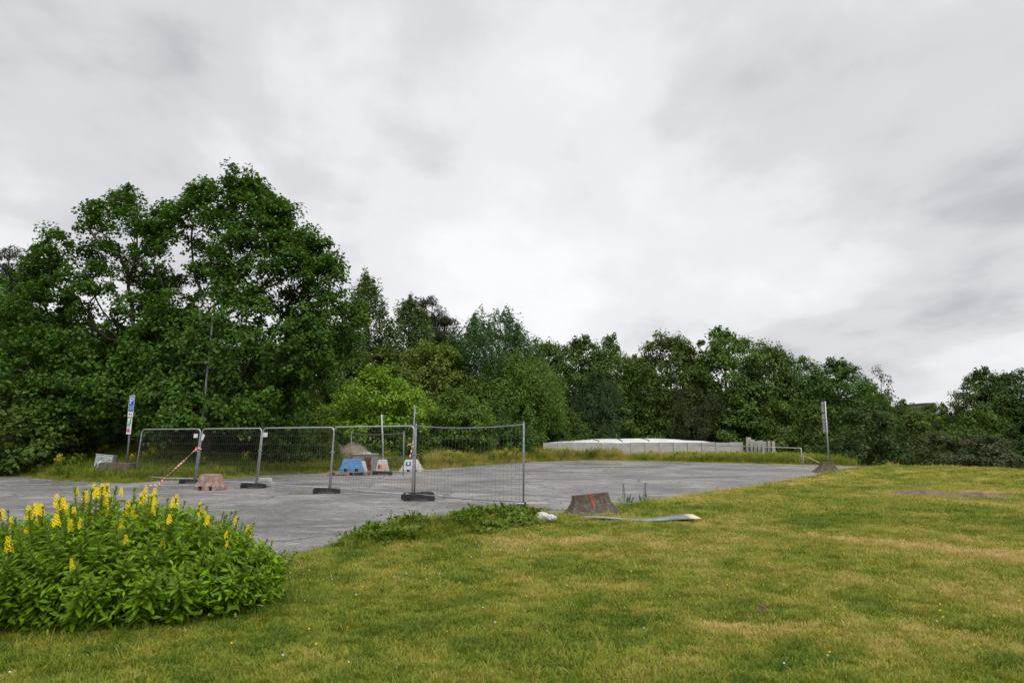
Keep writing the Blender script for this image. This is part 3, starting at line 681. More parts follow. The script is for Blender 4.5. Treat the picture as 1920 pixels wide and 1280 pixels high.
# ------------------------------------------------------------------ covered store: concrete wall units and tarpaulin
def slab_mesh(w, h, th):
    bm = bmesh.new(); box(bm, w, th, h, (0, 0, h / 2), bevel=0.02)
    box(bm, w * 0.97, 0.6, 0.12, (0, 0.3 + th / 2 - 0.004, 0.06)); me = bpy.data.meshes.new('wall_unit'); bm.to_mesh(me); bm.free(); return me
A = Vector((at(1018, 840, 48)[0], 48.5, 0)); Bp = Vector((at(1398, 840, 49.5)[0], 50.0, 0))
nu = 14; dv = (Bp - A) / nu; sm = slab_mesh(dv.length * 0.97, 1.2, 0.14)
ords = ['first', 'second', 'third', 'fourth', 'fifth', 'sixth', 'seventh', 'eighth', 'ninth', 'tenth', 'eleventh', 'twelfth', 'thirteenth', 'fourteenth']
for k in range(nu):
    p = A + dv * (k + 0.5)
    o = obj('wall_unit', sm, M['concrete_wall'], None, (p.x, p.y + random.uniform(-0.03, 0.03), -0.02 + random.uniform(-0.03, 0.02)), (0, random.uniform(-.008, .008), math.atan2(dv.y, dv.x)))
    tag(o, f'grey concrete wall unit before the white tarpaulin, {ords[k]} from the left end', 'wall unit', 'concrete wall units round the covered store')
e0 = Vector((at(1410, 840, 49)[0], 49.6, 0)); e1 = Vector((at(1456, 840, 46)[0], 46.5, 0))
hts = [1.55, 1.40, 1.30, 1.34, 1.26, 1.30, 1.3]
sm2 = slab_mesh(1.15, 1.25, 0.13)
for k in range(7):
    p = e0.lerp(e1, k / 6)
    o = obj('wall_unit', sm2, M['concrete_wall'], None, (p.x, p.y, -0.02), (0, 0, R(62 + random.uniform(-5, 5))), (1, 1, hts[k] / 1.25))
    tag(o, f'upright concrete slab turned end on beside the wall, {ords[k]} from the wall corner', 'wall unit', 'concrete wall units round the covered store')
# tarpaulin: lumpy sheet over the heap with its own thickness
nxx, nyy = 90, 26
xs_ = np.linspace(A.x + 0.3, at(1330, 840, 53)[0], nxx); 
U_, W_ = np.meshgrid(np.linspace(0, 1, nxx), np.linspace(0, 1, nyy))
XX = xs_[0] + (xs_[-1] - xs_[0]) * U_; YY = 49.2 + 1.2 * U_ + 8.5 * W_
prof = np.interp(U_, [0, 0.1, 0.35, 0.6, 0.72, 0.9, 1], [0.02, 0.12, 0.25, 0.32, 0.30, 0.17, 0.04])
ZZ = 1.14 + prof * np.sin(PI * np.clip(W_ * 1.02, 0, 1)) ** 0.7 + 0.12 * (fbm(XX * 1.1, YY * 1.1, 4) - 0.5) + 0.03 * np.abs(np.sin(XX * 2.2)) * prof
ZZ[0, :] = 0.7; ZZ[-1, :] = 0.5; ZZ[:, 0] = np.minimum(ZZ[:, 0], 0.8); ZZ[:, -1] = np.minimum(ZZ[:, -1], 0.8)
ii = np.arange(nxx * nyy).reshape(nyy, nxx)
tf = np.stack([ii[:-1, :-1], ii[:-1, 1:], ii[1:, 1:], ii[1:, :-1]], -1).reshape(-1, 4)
tp = thing('tarpaulin_cover', 'white tarpaulin pulled over a long low heap behind the concrete wall', 'tarpaulin', (A.x + 4, 53, 0))
vv = np.stack([XX - (A.x + 4), YY - 53, ZZ], -1).reshape(-1, 3)
s = obj('sheet', mesh_np('sheet', vv, tf, True), M['tarp'], tp); md = s.modifiers.new('thickness', 'SOLIDIFY'); md.thickness = 0.02
for px in (1120, 1165, 1214):
    k = int(np.argmin(np.abs(xs_ - at(px, 830, 51)[0]))); bm = bmesh.new()
    tube(bm, [(vv[ii[j, k]][0], vv[ii[j, k]][1], vv[ii[j, k]][2] + 0.03) for j in range(1, 16)], 0.025, 5)
    obj('strap', bm, M['black'], tp)

# low pipe railing to the right of the store
def pipe_thing(name, label, cat, pts_list, rad, mat, group=None):
    p0 = Vector(pts_list[0][1][0]); t = thing(name, label, cat, p0, 0, group)
    for nm, pts in pts_list:
        bm = bmesh.new(); tube(bm, [Vector(p) - p0 for p in pts], rad, 7); obj(nm, bm, mat, t)
    return t
q0 = at(1310, 832, 47.6); q1 = at(1502, 841, 39.5)
def mid(a, b, t, z=None): return tuple(a[i] + (b[i] - a[i]) * t if i < 2 or z is None else z for i in range(3))
top = [(q0[0], q0[1], 1.02), (q1[0], q1[1], 0.94)]
pr = [('post', [(q1[0], q1[1], -0.05), (q1[0], q1[1], 0.95)]), ('top_rail', [top[0], top[1]]), ('post', [(q0[0], q0[1], -0.05), top[0]])]
for t_ in (0.34, 0.67): pm = mid(top[0], top[1], t_); pr.append(('post', [(pm[0], pm[1], -0.05), pm]))
pipe_thing('pipe_railing', 'thin steel pipe railing in front of the concrete slabs', 'railing', pr, 0.022, M['galv'])
a_ = at(1506, 853, 39); b_ = at(1552, 863, 37.5)
pipe_thing('slanting_pipe', 'thin steel pipe slanting down to the ground left of the leaning sign', 'pipe', [('pipe', [(b_[0], b_[1], 0.0), (b_[0] - .3, b_[1], 0.12), a_]), ('support', [(a_[0], a_[1], -0.05), (a_[0], a_[1], a_[2])])], 0.02, M['galv'])
a_ = at(1678, 872, 36)
o = pipe_thing('marker_stake', 'short white stake standing at the lawn crest', 'stake', [('stake', [(a_[0], a_[1], tz(a_[0], a_[1]) - 0.02), (a_[0] + 0.01, a_[1], tz(a_[0], a_[1]) + 0.45)])], 0.03, M['white'])

# ------------------------------------------------------------------ temporary fence
POSTS = [(-14.0, 25.75), (-10.95, 24.0), (-8.07, 21.95), (-5.2, 19.86), (-2.5, 17.62), (0.29, 15.46)]
def arc_frame(Lp, H, r=0.16, zb=0.16):
    pts = [(0, 0, 0.04)]
    for k in range(7):
        a = PI - (PI / 2) * k / 6; pts.append((r + r * math.cos(a), 0, H - r + r * math.sin(a)))
    for k in range(7):
        a = PI / 2 - (PI / 2) * k / 6; pts.append((Lp - r + r * math.cos(a), 0, H - r + r * math.sin(a)))
    pts.append((Lp, 0, 0.04)); return pts
def wires(Lp, z0, z1, nv, nh, rad, sag=0.0):
    A_, B_ = [], []
    for k in range(1, nv):
        x = Lp * k / nv; s_ = sag * 4 * (k / nv) * (1 - k / nv); A_.append((x, 0, z0)); B_.append((x, 0, z1 - s_))
    for z in nh:
        for k in range(8): A_.append((Lp * k / 8, 0.006, z)); B_.append((Lp * (k + 1) / 8, 0.006, z))
    A_ = np.array(A_, float); B_ = np.array(B_, float); r_ = np.full(len(A_), rad)
    V, F = cone_segments(A_, B_, r_, r_, 4); return mesh_np('wire_mesh', V, F)
def fence_panel(pa, pb, label, rounded=True, H=1.87, lean=0.0, plates=(), mat='galv', nv=30, wire=0.0023, tube_r=0.0185, zoff=0.0):
    d = Vector((pb[0] - pa[0], pb[1] - pa[1])); Lp = d.length - 0.09; rz = math.atan2(d.y, d.x)
    t = thing('temporary_fence', label, 'fence', (pa[0] + 0.045 * math.cos(rz), pa[1] + 0.045 * math.sin(rz), zoff), (-R(lean), 0, rz), 'temporary fence panels')
    if rounded:
        bm = bmesh.new(); tube(bm, arc_frame(Lp, H), tube_r, 8); obj('frame', bm, M[mat], t)
        bm = bmesh.new(); tube(bm, [(0.0, 0, 0.15), (Lp * .5, 0, 0.135), (Lp, 0, 0.15)], tube_r, 8); obj('bottom_rail', bm, M[mat], t)
        nh = [0.48, 0.76, 1.06, 1.36, 1.63]; o = obj('wire_mesh', wires(Lp, 0.15, H - 0.01, nv, nh, wire), M['wire'], t)
    else:
        for x in (0, Lp):
            bm = bmesh.new(); tube(bm, [(x, 0, 0.04), (x, 0, H + 0.06)], tube_r * 1.15, 8); obj('post', bm, M[mat], t)
        sg = 0.07; bm = bmesh.new()
        tube(bm, [(Lp * k / 8, 0, H - sg * 4 * (k / 8) * (1 - k / 8)) for k in range(9)], tube_r * 0.75, 8); obj('top_rail', bm, M[mat], t)
        bm = bmesh.new(); tube(bm, [(Lp * k / 8, 0, 0.17 - 0.03 * math.sin(PI * k / 8)) for k in range(9)], tube_r * 0.75, 8); obj('bottom_rail', bm, M[mat], t)
        o = obj('wire_mesh', wires(Lp, 0.15, H, nv, [0.45, 0.75, 1.55], wire, sg), M['wire'], t)
    o['kind'] = 'stuff'
    for (x, z, rt) in plates:
        bm = bmesh.new(); box(bm, 0.22, 0.006, 0.14, bevel=0.002); obj('name_plate', bm, M['white'], t, (x if x > 0 else Lp + x, -0.012, z), (0, R(rt), 0))
    return t
P_ = POSTS
fence_panel(P_[0], P_[1], 'rounded wire fence panel at the far left end, white plate at its top right', lean=4.5, plates=[(-0.22, 1.63, 0)])
fence_panel(P_[1], P_[2], 'rounded wire fence panel behind the reddish concrete block, small tilted plate on its left', lean=4.5, plates=[(0.10, 1.58, -62)])
fence_panel(P_[2], P_[3], 'rounded wire fence panel in mid row, white plate at its top left corner', lean=4.0, plates=[(0.16, 1.66, 0)])
fence_panel(P_[3], P_[4], 'rounded wire fence panel with the blue barrier showing through it', lean=1.5)
fence_panel(P_[4], P_[5], 'square cornered wire fence panel with sagging top rail, nearest end of the row', rounded=False, lean=0.5, mat='galv_dark', nv=30, wire=0.0026)
ba = at(656, 885, 31.0); bb = at(757, 890, 28.2)
fence_panel((ba[0], ba[1]), (bb[0], bb[1]), 'small looking square cornered fence panel standing alone farther back', rounded=False, lean=0, mat='galv_dark', nv=22, wire=0.002, H=1.75)
def clamp(i, z, lean):
    p = P_[i]; bm = bmesh.new(); box(bm, 0.15, 0.05, 0.05, bevel=0.01); tube(bm, [(0, -0.05, 0), (0, 0.05, 0)], 0.012, 6)
    d = Vector((P_[i][0] - P_[i - 1][0], P_[i][1] - P_[i - 1][1])); rz = math.atan2(d.y, d.x)
    o = obj('fence_clamp', bm, M['galv_dark'], None, (p[0] + math.sin(-rz) * z * math.sin(R(lean)), p[1] + math.cos(rz) * z * math.sin(R(lean)), z), (0, 0, rz))
    tag(o, 'small steel clamp joining ' + ['', 'the two leftmost fence panels', 'the second and third fence panels from the left', 'the middle panel and the panel right of it', 'the nearest square cornered panel to its neighbour'][i], 'clamp', 'fence clamps')
for i, ln in ((1, 4.5), (2, 4.2), (3, 2.7), (4, 1)): clamp(i, 1.15, ln)

# fence feet
def foot_bm(Lf=0.76, W=0.25, H=0.15):
    bm = bmesh.new()
    prof = [(-Lf / 2, 0.035), (-Lf / 2 + 0.03, H), (Lf / 2 - 0.03, H), (Lf / 2, 0.035), (Lf / 2 - 0.02, 0), (Lf / 2 - 0.13, 0), (Lf / 2 - 0.16, 0.035), (-Lf / 2 + 0.16, 0.035), (-Lf / 2 + 0.13, 0), (-Lf / 2 + 0.02, 0)]
    a = [bm.verts.new((x, -W / 2, z)) for x, z in prof]; b = [bm.verts.new((x, W / 2, z)) for x, z in prof]
    n = len(prof)
    fr = bm.faces.new(a); bk = bm.faces.new(list(reversed(b)))
    for k in range(n): bm.faces.new((a[k], b[k], b[(k + 1) % n], a[(k + 1) % n]))
    bmesh.ops.recalc_face_normals(bm, faces=bm.faces[:])
    bmesh.ops.bevel(bm, geom=[e for e in bm.edges], offset=0.008, segments=1, affect='EDGES')
    for x in (-0.22, -0.11, 0.11, 0.22):     # raised rims of the post holes
        ri = [bm.verts.new((x + 0.03 * math.cos(2 * PI * k / 10), 0.03 * math.sin(2 * PI * k / 10), H + 0.012)) for k in range(10)]
        ro = [bm.verts.new((x + 0.045 * math.cos(2 * PI * k / 10), 0.045 * math.sin(2 * PI * k / 10), H - 0.002)) for k in range(10)]
        for k in range(10): bm.faces.new((ro[k], ro[(k + 1) % 10], ri[(k + 1) % 10], ri[k]))
    return bm
FM = bpy.data.meshes.new('fence_foot'); b_ = foot_bm(); b_.to_mesh(FM); b_.free()
def foot(label, x, y, z, rz, mat, scale=(1, 1, 1), tilt=0.0):
    me = FM.copy(); me.materials.append(M[mat])
    o = obj('ballast_block', me, None, None, (x, y, z), (0, tilt, rz), scale)
    return tag(o, label, 'ballast block', 'ballast blocks of the fence')
foot('black rubber fence foot at the far left end of the fence row', P_[0][0], P_[0][1], 0.0, R(4), 'rubber', (1.05, 1, 1))
foot('dark fence foot half hidden behind the reddish concrete block', P_[1][0] - 0.12, P_[1][1], 0.0, R(8), 'rubber')
foot('black rubber fence foot under the gap between second and third fence panel', P_[2][0] - 0.05, P_[2][1] - 0.1, 0.0, R(-6), 'rubber')
f1 = at(497, 915, 22.3); foot('grey concrete fence foot lying right of the black foot by the panel gap', f1[0], 22.35, 0.0, R(14), 'concrete', (0.75, 1.1, 1.0))
foot('upper pale concrete foot stacked on the grey one by the panel gap', f1[0] - 0.05, 22.38, 0.153, R(3), 'concrete_pale', (0.55, 0.9, 0.8))
o3 = foot('black fence foot with a yellowish left end, third joint of the row', P_[3][0] - 0.08, P_[3][1], 0.0, R(12), 'rubber')
bm = bmesh.new(); box(bm, 0.03, 0.19, 0.085, bevel=0.008); obj('wooden_end', bm, M['wood'], o3, (-0.385, 0, 0.085))
foot('front black rubber foot of the pair under the nearest fence joint', P_[4][0] + 0.16, P_[4][1] - 0.02, 0.0, R(3), 'rubber', (1.05, 1, 1.05))
o4 = foot('rear dark foot with a white end, behind the nearest fence joint', P_[4][0] + 0.06, P_[4][1] + 0.42, 0.0, R(24), 'rubber', (1.1, 1, 1.15))
bm = bmesh.new(); box(bm, 0.03, 0.22, 0.12, bevel=0.008); obj('white_end', bm, M['concrete_pale'], o4, (0.388, 0, 0.085))
foot('grey concrete foot under the open right end of the fence', P_[5][0] + 0.16, P_[5][1] + 0.02, 0.0, R(22), 'concrete', (1.0, 1.1, 1.0))
foot('dark foot tucked left behind the grey foot at the open fence end', P_[5][0] - 0.12, P_[5][1] - 0.30, -0.005, R(62), 'rubber', (0.6, 0.85, 0.95))
foot('dark foot at the left post of the lone fence panel farther back', ba[0], ba[1] + 0.02, 0.0, R(5), 'rubber')
fb = at(719, 886, 29.6); foot('black foot in front of the cone shaped concrete base with orange marks', fb[0], 29.35, 0.0, R(2), 'rubber', (1.1, 1, 1.0))

# red and white barrier tape tied to the fence
kz = 1.15
t = thing('barrier_tape', 'red and white barrier tape tied to the fence and trailing to the asphalt', 'tape', (P_[1][0], P_[1][1] - 0.05, 0), 0)
def ribbon(pts, wdt, name, parent, twist=0.0):
    bm = bmesh.new(); prev = None
    for i, p in enumerate(pts):
        p = Vector(p); d = Vector(pts[min(i + 1, len(pts) - 1)]) - Vector(pts[max(i - 1, 0)]); d.normalize()
        s_ = d.cross(Vector((0, 1, 0))).normalized(); s_ = Matrix.Rotation(twist * i, 3, d) @ s_
        cur = (bm.verts.new(p - s_ * wdt / 2), bm.verts.new(p + s_ * wdt / 2))
        if prev: bm.faces.new((prev[0], prev[1], cur[1], cur[0]))
        prev = cur
    o = obj(name, bm, M['tape'], parent); md = o.modifiers.new('thickness', 'SOLIDIFY'); md.thickness = 0.004
    return o
pts = []
for k in range(19):
    u = k / 18; pts.append((0.08 - 0.72 * u ** 1.25, -0.16 - 1.0 * u, 1.18 * (1 - u) ** 0.85 - 0.0 + 0.012))
for k in range(6): pts.append((-0.64 - 0.10 * k, -1.18 - 0.04 * k, 0.02 + 0.012 * (k % 2)))
ribbon(pts, 0.05, 'tail', t, 0.35)
bm = bmesh.new()
for k in range(5):
    a = k * 1.3; box(bm, 0.13, 0.05, 0.05, (0.10 + 0.05 * math.cos(a), -0.05 + 0.03 * math.sin(a), 1.17 + 0.03 * math.sin(a * 2)), Matrix.Rotation(a, 3, 'Y'), bevel=0.015)
obj('knot', bm, M['tape'], t)

# ------------------------------------------------------------------ concrete barriers and blocks
def slotted_block(w0, d0, w1, d1, h, slot=0.13, slots=((-0.22, 0.13), (0.22, 0.13)), curve=1.0, n=4):
    """trapezoid block on feet, fork slots left open below"""
    bm = bmesh.new(); rg = []
    for k in range(n + 1):
        u = k / n; f = 1 - (1 - u) ** (1 / curve) if curve != 1 else u
        zz = slot + (h - slot) * u; ff = zz / h
        g_ = ff ** (1 / curve) if curve != 1 else ff
        rg.append(((w0 + (w1 - w0) * g_) / 2, (d0 + (d1 - d0) * g_) / 2, zz, 0, 0, 0.02))
    rg.append((rg[-1][0] - 0.02, rg[-1][1] - 0.02, h + 0.015, 0, 0, 0.02))
    rings_block(bm, rg)
    edges = [-w0 / 2] 
    for c, ws in sorted(slots): edges += [c * w0 - ws / 2, c * w0 + ws / 2]
    edges.append(w0 / 2)
    for a, b in zip(edges[0::2], edges[1::2]):
        box(bm, b - a, d0 - 0.004, slot + 0.01, ((a + b) / 2, 0, slot / 2), bevel=0.012)
    return bm
def noisy(bm, amt, sc=5.0, cuts=2):
    bmesh.ops.subdivide_edges(bm, edges=bm.edges[:], cuts=cuts, use_grid_fill=True)
    for v in bm.verts:
        nz = np.array([v.co.x * sc + v.co.z * 3, v.co.y * sc + v.co.z * sc])
        a = float(fbm(np.array(nz[0]), np.array(nz[1]), 3)) - 0.5; b = float(fbm(np.array(nz[0] + 9), np.array(nz[1] + 4), 4)) - 0.5
        v.co += Vector((a, b, 0.6 * a * b)) * amt * (1 if v.co.z > 0.02 else 0)
    for f in bm.faces: f.smooth = False
    return bm
x, y = gp(386, 920)
tag(obj('concrete_block', noisy(slotted_block(0.82, 0.52, 0.54, 0.32, 0.46), 0.03), M['concrete_red'], None, (x, y + 0.3, 0), (0, 0, R(-14))), 'reddish stained concrete block with lifting slots in front of the fence', 'concrete block')
# flared barrier with a red stripe on the lawn edge
x, y = gp(1112, 968, 0.03)
bm = bmesh.new(); rg = []
for k in range(9):
    u = k / 8; f = (1 - u) ** 2.1
    rg.append((0.42 + 0.21 * f, 0.12 + 0.25 * f, 0.03 + 0.44 * u, 0.02 * u, 0, 0.015))
rg.insert(0, (0.63, 0.37, -0.03, 0, 0, 0.015)); rings_block(bm, rg)
t = thing('concrete_barrier', 'weathered brown flared concrete barrier with a red painted stripe', 'barrier', (x, y + 0.30, tz(x, y + 0.30) - 0.02), (R(-2), R(-4.5), R(14))); t.scale = (0.87, 0.87, 0.87)
obj('body', noisy(bm, 0.035, 7), M['concrete_dark'], t)
bm = bmesh.new(); prev = None
for k in range(3, 9):
    u = k / 8; f = (1 - u) ** 2.1; yy = -(0.12 + 0.25 * f) - 0.014; zz = 0.03 + 0.44 * u
    xx = 0.06 - 0.10 * u; wd = 0.02 + 0.008 * (k % 2)
    cur = [bm.verts.new((xx - wd, yy, zz)), bm.verts.new((xx + wd, yy, zz))]
    if prev: bm.faces.new((prev[0], prev[1], cur[1], cur[0]))
    prev = cur
o = obj('red_stripe', bm, M['red'], t); md = o.modifiers.new('thickness', 'SOLIDIFY'); md.thickness = 0.006; md.offset = 0.0
# blue barrier on a pallet
x, y = gp(656, 891)
pl = thing('wooden_pallet', 'broken brown wooden pallet under the blue barrier', 'pallet', (x - 0.1, y + 0.4, 0), R(3))
for k in range(6): bm = bmesh.new(); box(bm, 1.75, 0.10, 0.022, bevel=0.004); obj('plank', bm, M['wood'], pl, (random.uniform(-.05, .05), -0.36 + 0.145 * k, 0.131), (0, 0, random.uniform(-.03, .03)))
for k in range(3): bm = bmesh.new(); box(bm, 0.10, 0.85, 0.118, bevel=0.005); obj('bearer', bm, M['wood'], pl, (-0.75 + 0.75 * k, 0, 0.059))
o = obj('concrete_block', noisy(slotted_block(1.02, 0.50, 0.70, 0.36, 0.50), 0.02), M['blue_paint'], None, (x - 0.02, y + 0.4, 0.143), (0, 0, R(5)))
tag(o, 'blue painted concrete block with lifting slots standing on the pallet', 'concrete block')
x2, y2 = gp(691, 886)
tag(obj('concrete_block', noisy(slotted_block(0.58, 0.5, 0.32, 0.32, 0.54, 0.03, ()), 0.02), M['concrete_pale'], None, (x2 - 0.02, 29.5, 0), (0, 0, R(8))), 'small plain pale concrete block between the blue block and the marked base', 'concrete block')
# rusty bin behind
x3 = at(682, 870, 31.6)[0]
t = thing('scrap_container', 'grey steel container with rusty open end and white litter on top, behind the blue block', 'container', (x3, 31.9, 0), R(-8)); t.scale = (0.76, 0.9, 0.92)
bm = bmesh.new(); box(bm, 1.25, 0.9, 0.82, (0, 0, 0.43), bevel=0.02); obj('body', bm, M['grey_steel'], t)
bm = bmesh.new(); box(bm, 0.42, 0.03, 0.66, (0.36, -0.463, 0.40), bevel=0.006); obj('rusty_opening', bm, M['rust'], t)
bm = bmesh.new(); box(bm, 1.33, 0.98, 0.05, (0, 0, 0.865), bevel=0.01); obj('lid', bm, M['galv'], t)
bm = bmesh.new()
for k in range(7): box(bm, random.uniform(.12, .3), random.uniform(.1, .3), random.uniform(.03, .09), (random.uniform(-.2, .45), random.uniform(-.3, .1), 0.92), Matrix.Rotation(random.uniform(0, 3), 3, 'Z'), bevel=0.015)
tag(obj('crumpled_litter', bm, M['paper'], None, (x3, 31.9, 0), (0, 0, R(-8)), (0.76, 0.9, 0.92)), 'white crumpled litter lying on the steel container lid', 'litter')
# post in cone base with reflectors
x4 = at(717, 884, 29.9)[0]
t = thing('post_with_base', 'slim steel post in a pale concrete base with red and orange marks', 'post', (x4, 29.9, 0), 0)
obj('base', noisy(slotted_block(0.56, 0.55, 0.34, 0.34, 0.60, 0.03, ()), 0.015), M['concrete_pale'], t)
for nm, xx, mm in (('red_mark', -0.11, 'red'), ('orange_mark', 0.0, 'orange'), ('orange_mark', 0.16, 'orange')):
    bm = bmesh.new(); box(bm, 0.10 if xx < 0.1 else 0.05, 0.012, 0.17, bevel=0.003); obj(nm, bm, M[mm], t, (xx, -0.228, 0.32), (R(-10), 0, 0))
bm = bmesh.new(); tube(bm, [(0.02, 0, 0.5), (-0.02, 0, 1.4), (-0.10, 0, 2.55)], 0.035, 8); obj('pole', bm, M['galv'], t)
# big base with blue plate, tall post and striped rod
x5, y5 = gp(769, 884)
t = thing('post_with_base', 'tall steel post in a wide pale concrete base with a small blue plate', 'post', (x5, y5 + 0.45, 0), R(2))
obj('base', noisy(slotted_block(1.05, 0.8, 0.56, 0.42, 0.52, 0.10, ((-0.1, 0.14), (0.22, 0.12))), 0.015), M['concrete_pale'], t)
pbm = bmesh.new(); box(pbm, 0.24, 0.012, 0.15, bevel=0.003); bp_ = obj('blue_plate', pbm, M['sign_blue'], t, (-0.12, -0.31, 0.36), (R(-20), 0, 0))
bm = bmesh.new(); box(bm, 0.07, 0.01, 0.09, bevel=0.002); obj('white_mark', bm, M['white'], bp_, (0, -0.008, 0))
bm = bmesh.new(); tube(bm, [(0.0, 0, 0.4), (0.04, 0, 1.6), (0.10, 0, 3.0)], 0.04, 8); obj('pole', bm, M['galv_dark'], t)
t2 = thing('striped_rod', 'red and white striped rod leaning at the wide concrete base', 'marker rod', (x5 - 0.13, y5 + 0.42, 0.53), 0)
for k in range(9):
    a, b = k / 9, (k + 1) / 9; f_ = lambda u: (0.02 + 0.20 * u, 0, 1.0 * u)
    bm = bmesh.new(); tube(bm, [f_(a), f_(b)], 0.032, 8); obj('stripe', bm, M['red' if k % 2 == 0 else 'white'], t2)
ribbon([(0.19, -0.04, 0.78), (0.10, -0.05, 0.72), (0.0, -0.05, 0.70), (-0.08, -0.05, 0.66)], 0.07, 'tape_end', t2, 0.2)

# sand heap behind
hx, hy = at(640, 860, 36)[0], 36.0
n = 34; th = np.linspace(0, 2 * PI, 48, endpoint=False); rr = np.linspace(0, 1, n)
TT, RR = np.meshgrid(th, rr)
X_ = np.cos(TT) * RR * 2.7; Y_ = np.sin(TT) * RR * 2.0
Z_ = 1.0 * np.maximum(np.exp(-((X_ + 0.7) / 1.1) ** 2 - (Y_ / 0.9) ** 2) * 1.0, np.exp(-(np.abs(X_ - 0.65) / 0.7) ** 2 - (Y_ / 0.8) ** 2) * 1.05) + 0.28 * np.clip(1 - RR, 0, 1) + 0.22 * (fbm(X_ * 3 + 5, Y_ * 3 + 2, 6) - 0.5) * np.clip(1.2 - RR, 0, 1)
Z_ *= 0.72; Z_[-1, :] = -0.3
ii = np.arange(n * 48).reshape(n, 48); i2 = np.roll(ii, -1, axis=1)
hf = np.stack([ii[:-1], i2[:-1], i2[1:], ii[1:]], -1).reshape(-1, 4)
hp = obj('sand_heap', mesh_np('sand_heap', np.stack([X_, Y_, Z_], -1).reshape(-1, 3), hf, True), M['sand'], None, (hx, hy, tz(hx, hy) - 0.02))
tag(hp, 'brown sand heap with two humps behind the scrap container', 'heap')

# ------------------------------------------------------------------ parking sign, block, cabinet, lamp post on the left verge
sx, sy = at(236, 880, 26.2)[0], 26.2; sz = tz(sx, sy)
t = thing('parking_sign', 'parking sign on a steel pole with four plates, left of the fence', 'sign', (sx, sy, sz - 0.02), (0, R(1.2), R(12)))
ptop = at(238, 740, 26.2)[2] - sz
bm = bmesh.new(); tube(bm, [(0, 0, 0), (0, 0, ptop + 0.02)], 0.032, 10); obj('pole', bm, M['galv_dark'], t)
def plate(name, wd, ht, zc_, mat, xo=-0.02):
    bm = bmesh.new(); box(bm, wd, 0.012, ht, bevel=0.004); return obj(name, bm, M[mat], t, (xo, -0.055, zc_))
SC = 26.2 / FPX
p1 = plate('parking_plate', 9.5 * SC, 19.5 * SC, ptop - 10.5 * SC, 'white')
bm = bmesh.new(); box(bm, 8.3 * SC, 0.006, 18.2 * SC, bevel=0.002); obj('blue_field', bm, M['sign_blue'], p1, (0, -0.008, 0))
obj('letter_p', text_mesh('P', 15.5 * SC), M['white'], p1, (0, -0.014, 0.0), (PI / 2, 0, 0), (0.85, 1.15, 1))
p2 = plate('fee_plate', 9.5 * SC, 9.2 * SC, ptop - 25.6 * SC, 'white')
bm = bmesh.new(); box(bm, 8.5 * SC, 0.006, 8.2 * SC, bevel=0.002); obj('blue_field', bm, M['sign_blue'], p2, (0, -0.008, 0))
obj('lettering', text_mesh('AVGIFT', 2.6 * SC), M['white'], p2, (0, -0.014, 0.2 * SC), (PI / 2, 0, 0), (0.8, 1.6, 1))
p3 = plate('arrow_plate', 9.2 * SC, 9.6 * SC, ptop - 35.4 * SC, 'white')
bm = bmesh.new()
for s_ in (-1, 1):
    v = [bm.verts.new((s_ * 3.3 * SC, 0, 0)), bm.verts.new((s_ * 1.2 * SC, 0, 1.7 * SC)), bm.verts.new((s_ * 1.2 * SC, 0, -1.7 * SC))]; bm.faces.new(v)
v = [bm.verts.new((a * SC, 0, b * SC)) for a, b in ((-1.2, -.5), (1.2, -.5), (1.2, .5), (-1.2, .5))]; bm.faces.new(v)
o = obj('double_arrow', bm, M['black'], p3, (0, -0.010, 0)); md = o.modifiers.new('thickness', 'SOLIDIFY'); md.thickness = 0.003
p4 = plate('information_plate', 7.8 * SC, 30 * SC, ptop - 57 * SC, 'white')
for nm, xo, zo, wd, ht, mm in (('black_panel', 1.4, 11.5, 1.6, 4.2, 'black'), ('black_panel', 1.3, 6.2, 1.6, 4.8, 'black'), ('pale_panel', -1.6, 7.5, 2.8, 4.0, 'pale_green_print'), ('green_panel', -0.9, 2.3, 4.8, 4.4, 'green_print'), ('pale_panel', -0.9, -2.6, 4.8, 4.0, 'pale_green_print'), ('magenta_panel', -0.9, -8.3, 5.0, 5.6, 'magenta_print')):
    bm = bmesh.new(); box(bm, wd * SC, 0.004, ht * SC, bevel=0.001); obj(nm, bm, M[mm], p4, (xo * SC, -0.009, zo * SC))
bm = bmesh.new(); box(bm, 4 * SC, 0.05, 0.9 * SC, bevel=0.004); obj('bracket', bm, M['galv_dark'], t, (1.0 * SC, -0.02, ptop - 41 * SC))
bm = bmesh.new(); box(bm, 5 * SC, 0.05, 0.7 * SC, bevel=0.004); obj('bracket', bm, M['galv'], t, (2.0 * SC, -0.02, ptop - 0.5 * SC))
# low concrete block around the sign foot
bx_, by_ = at(221, 890, 25.8)[0], 25.75
bm = bmesh.new(); rings_block(bm, [(0.66, 0.30, -0.05, 0, 0, .02), (0.64, 0.28, 0.25, 0, 0, .02), (0.60, 0.22, 0.56, 0, 0, .02), (0.58, 0.2, 0.575, 0, 0, .02)])
tag(obj('concrete_block', noisy(bm, 0.03), M['concrete_dark'], None, (bx_, by_, tz(bx_, by_) - 0.02), (0, R(1.5), R(-6))), 'low weathered concrete block in the grass before the parking sign pole', 'concrete block')
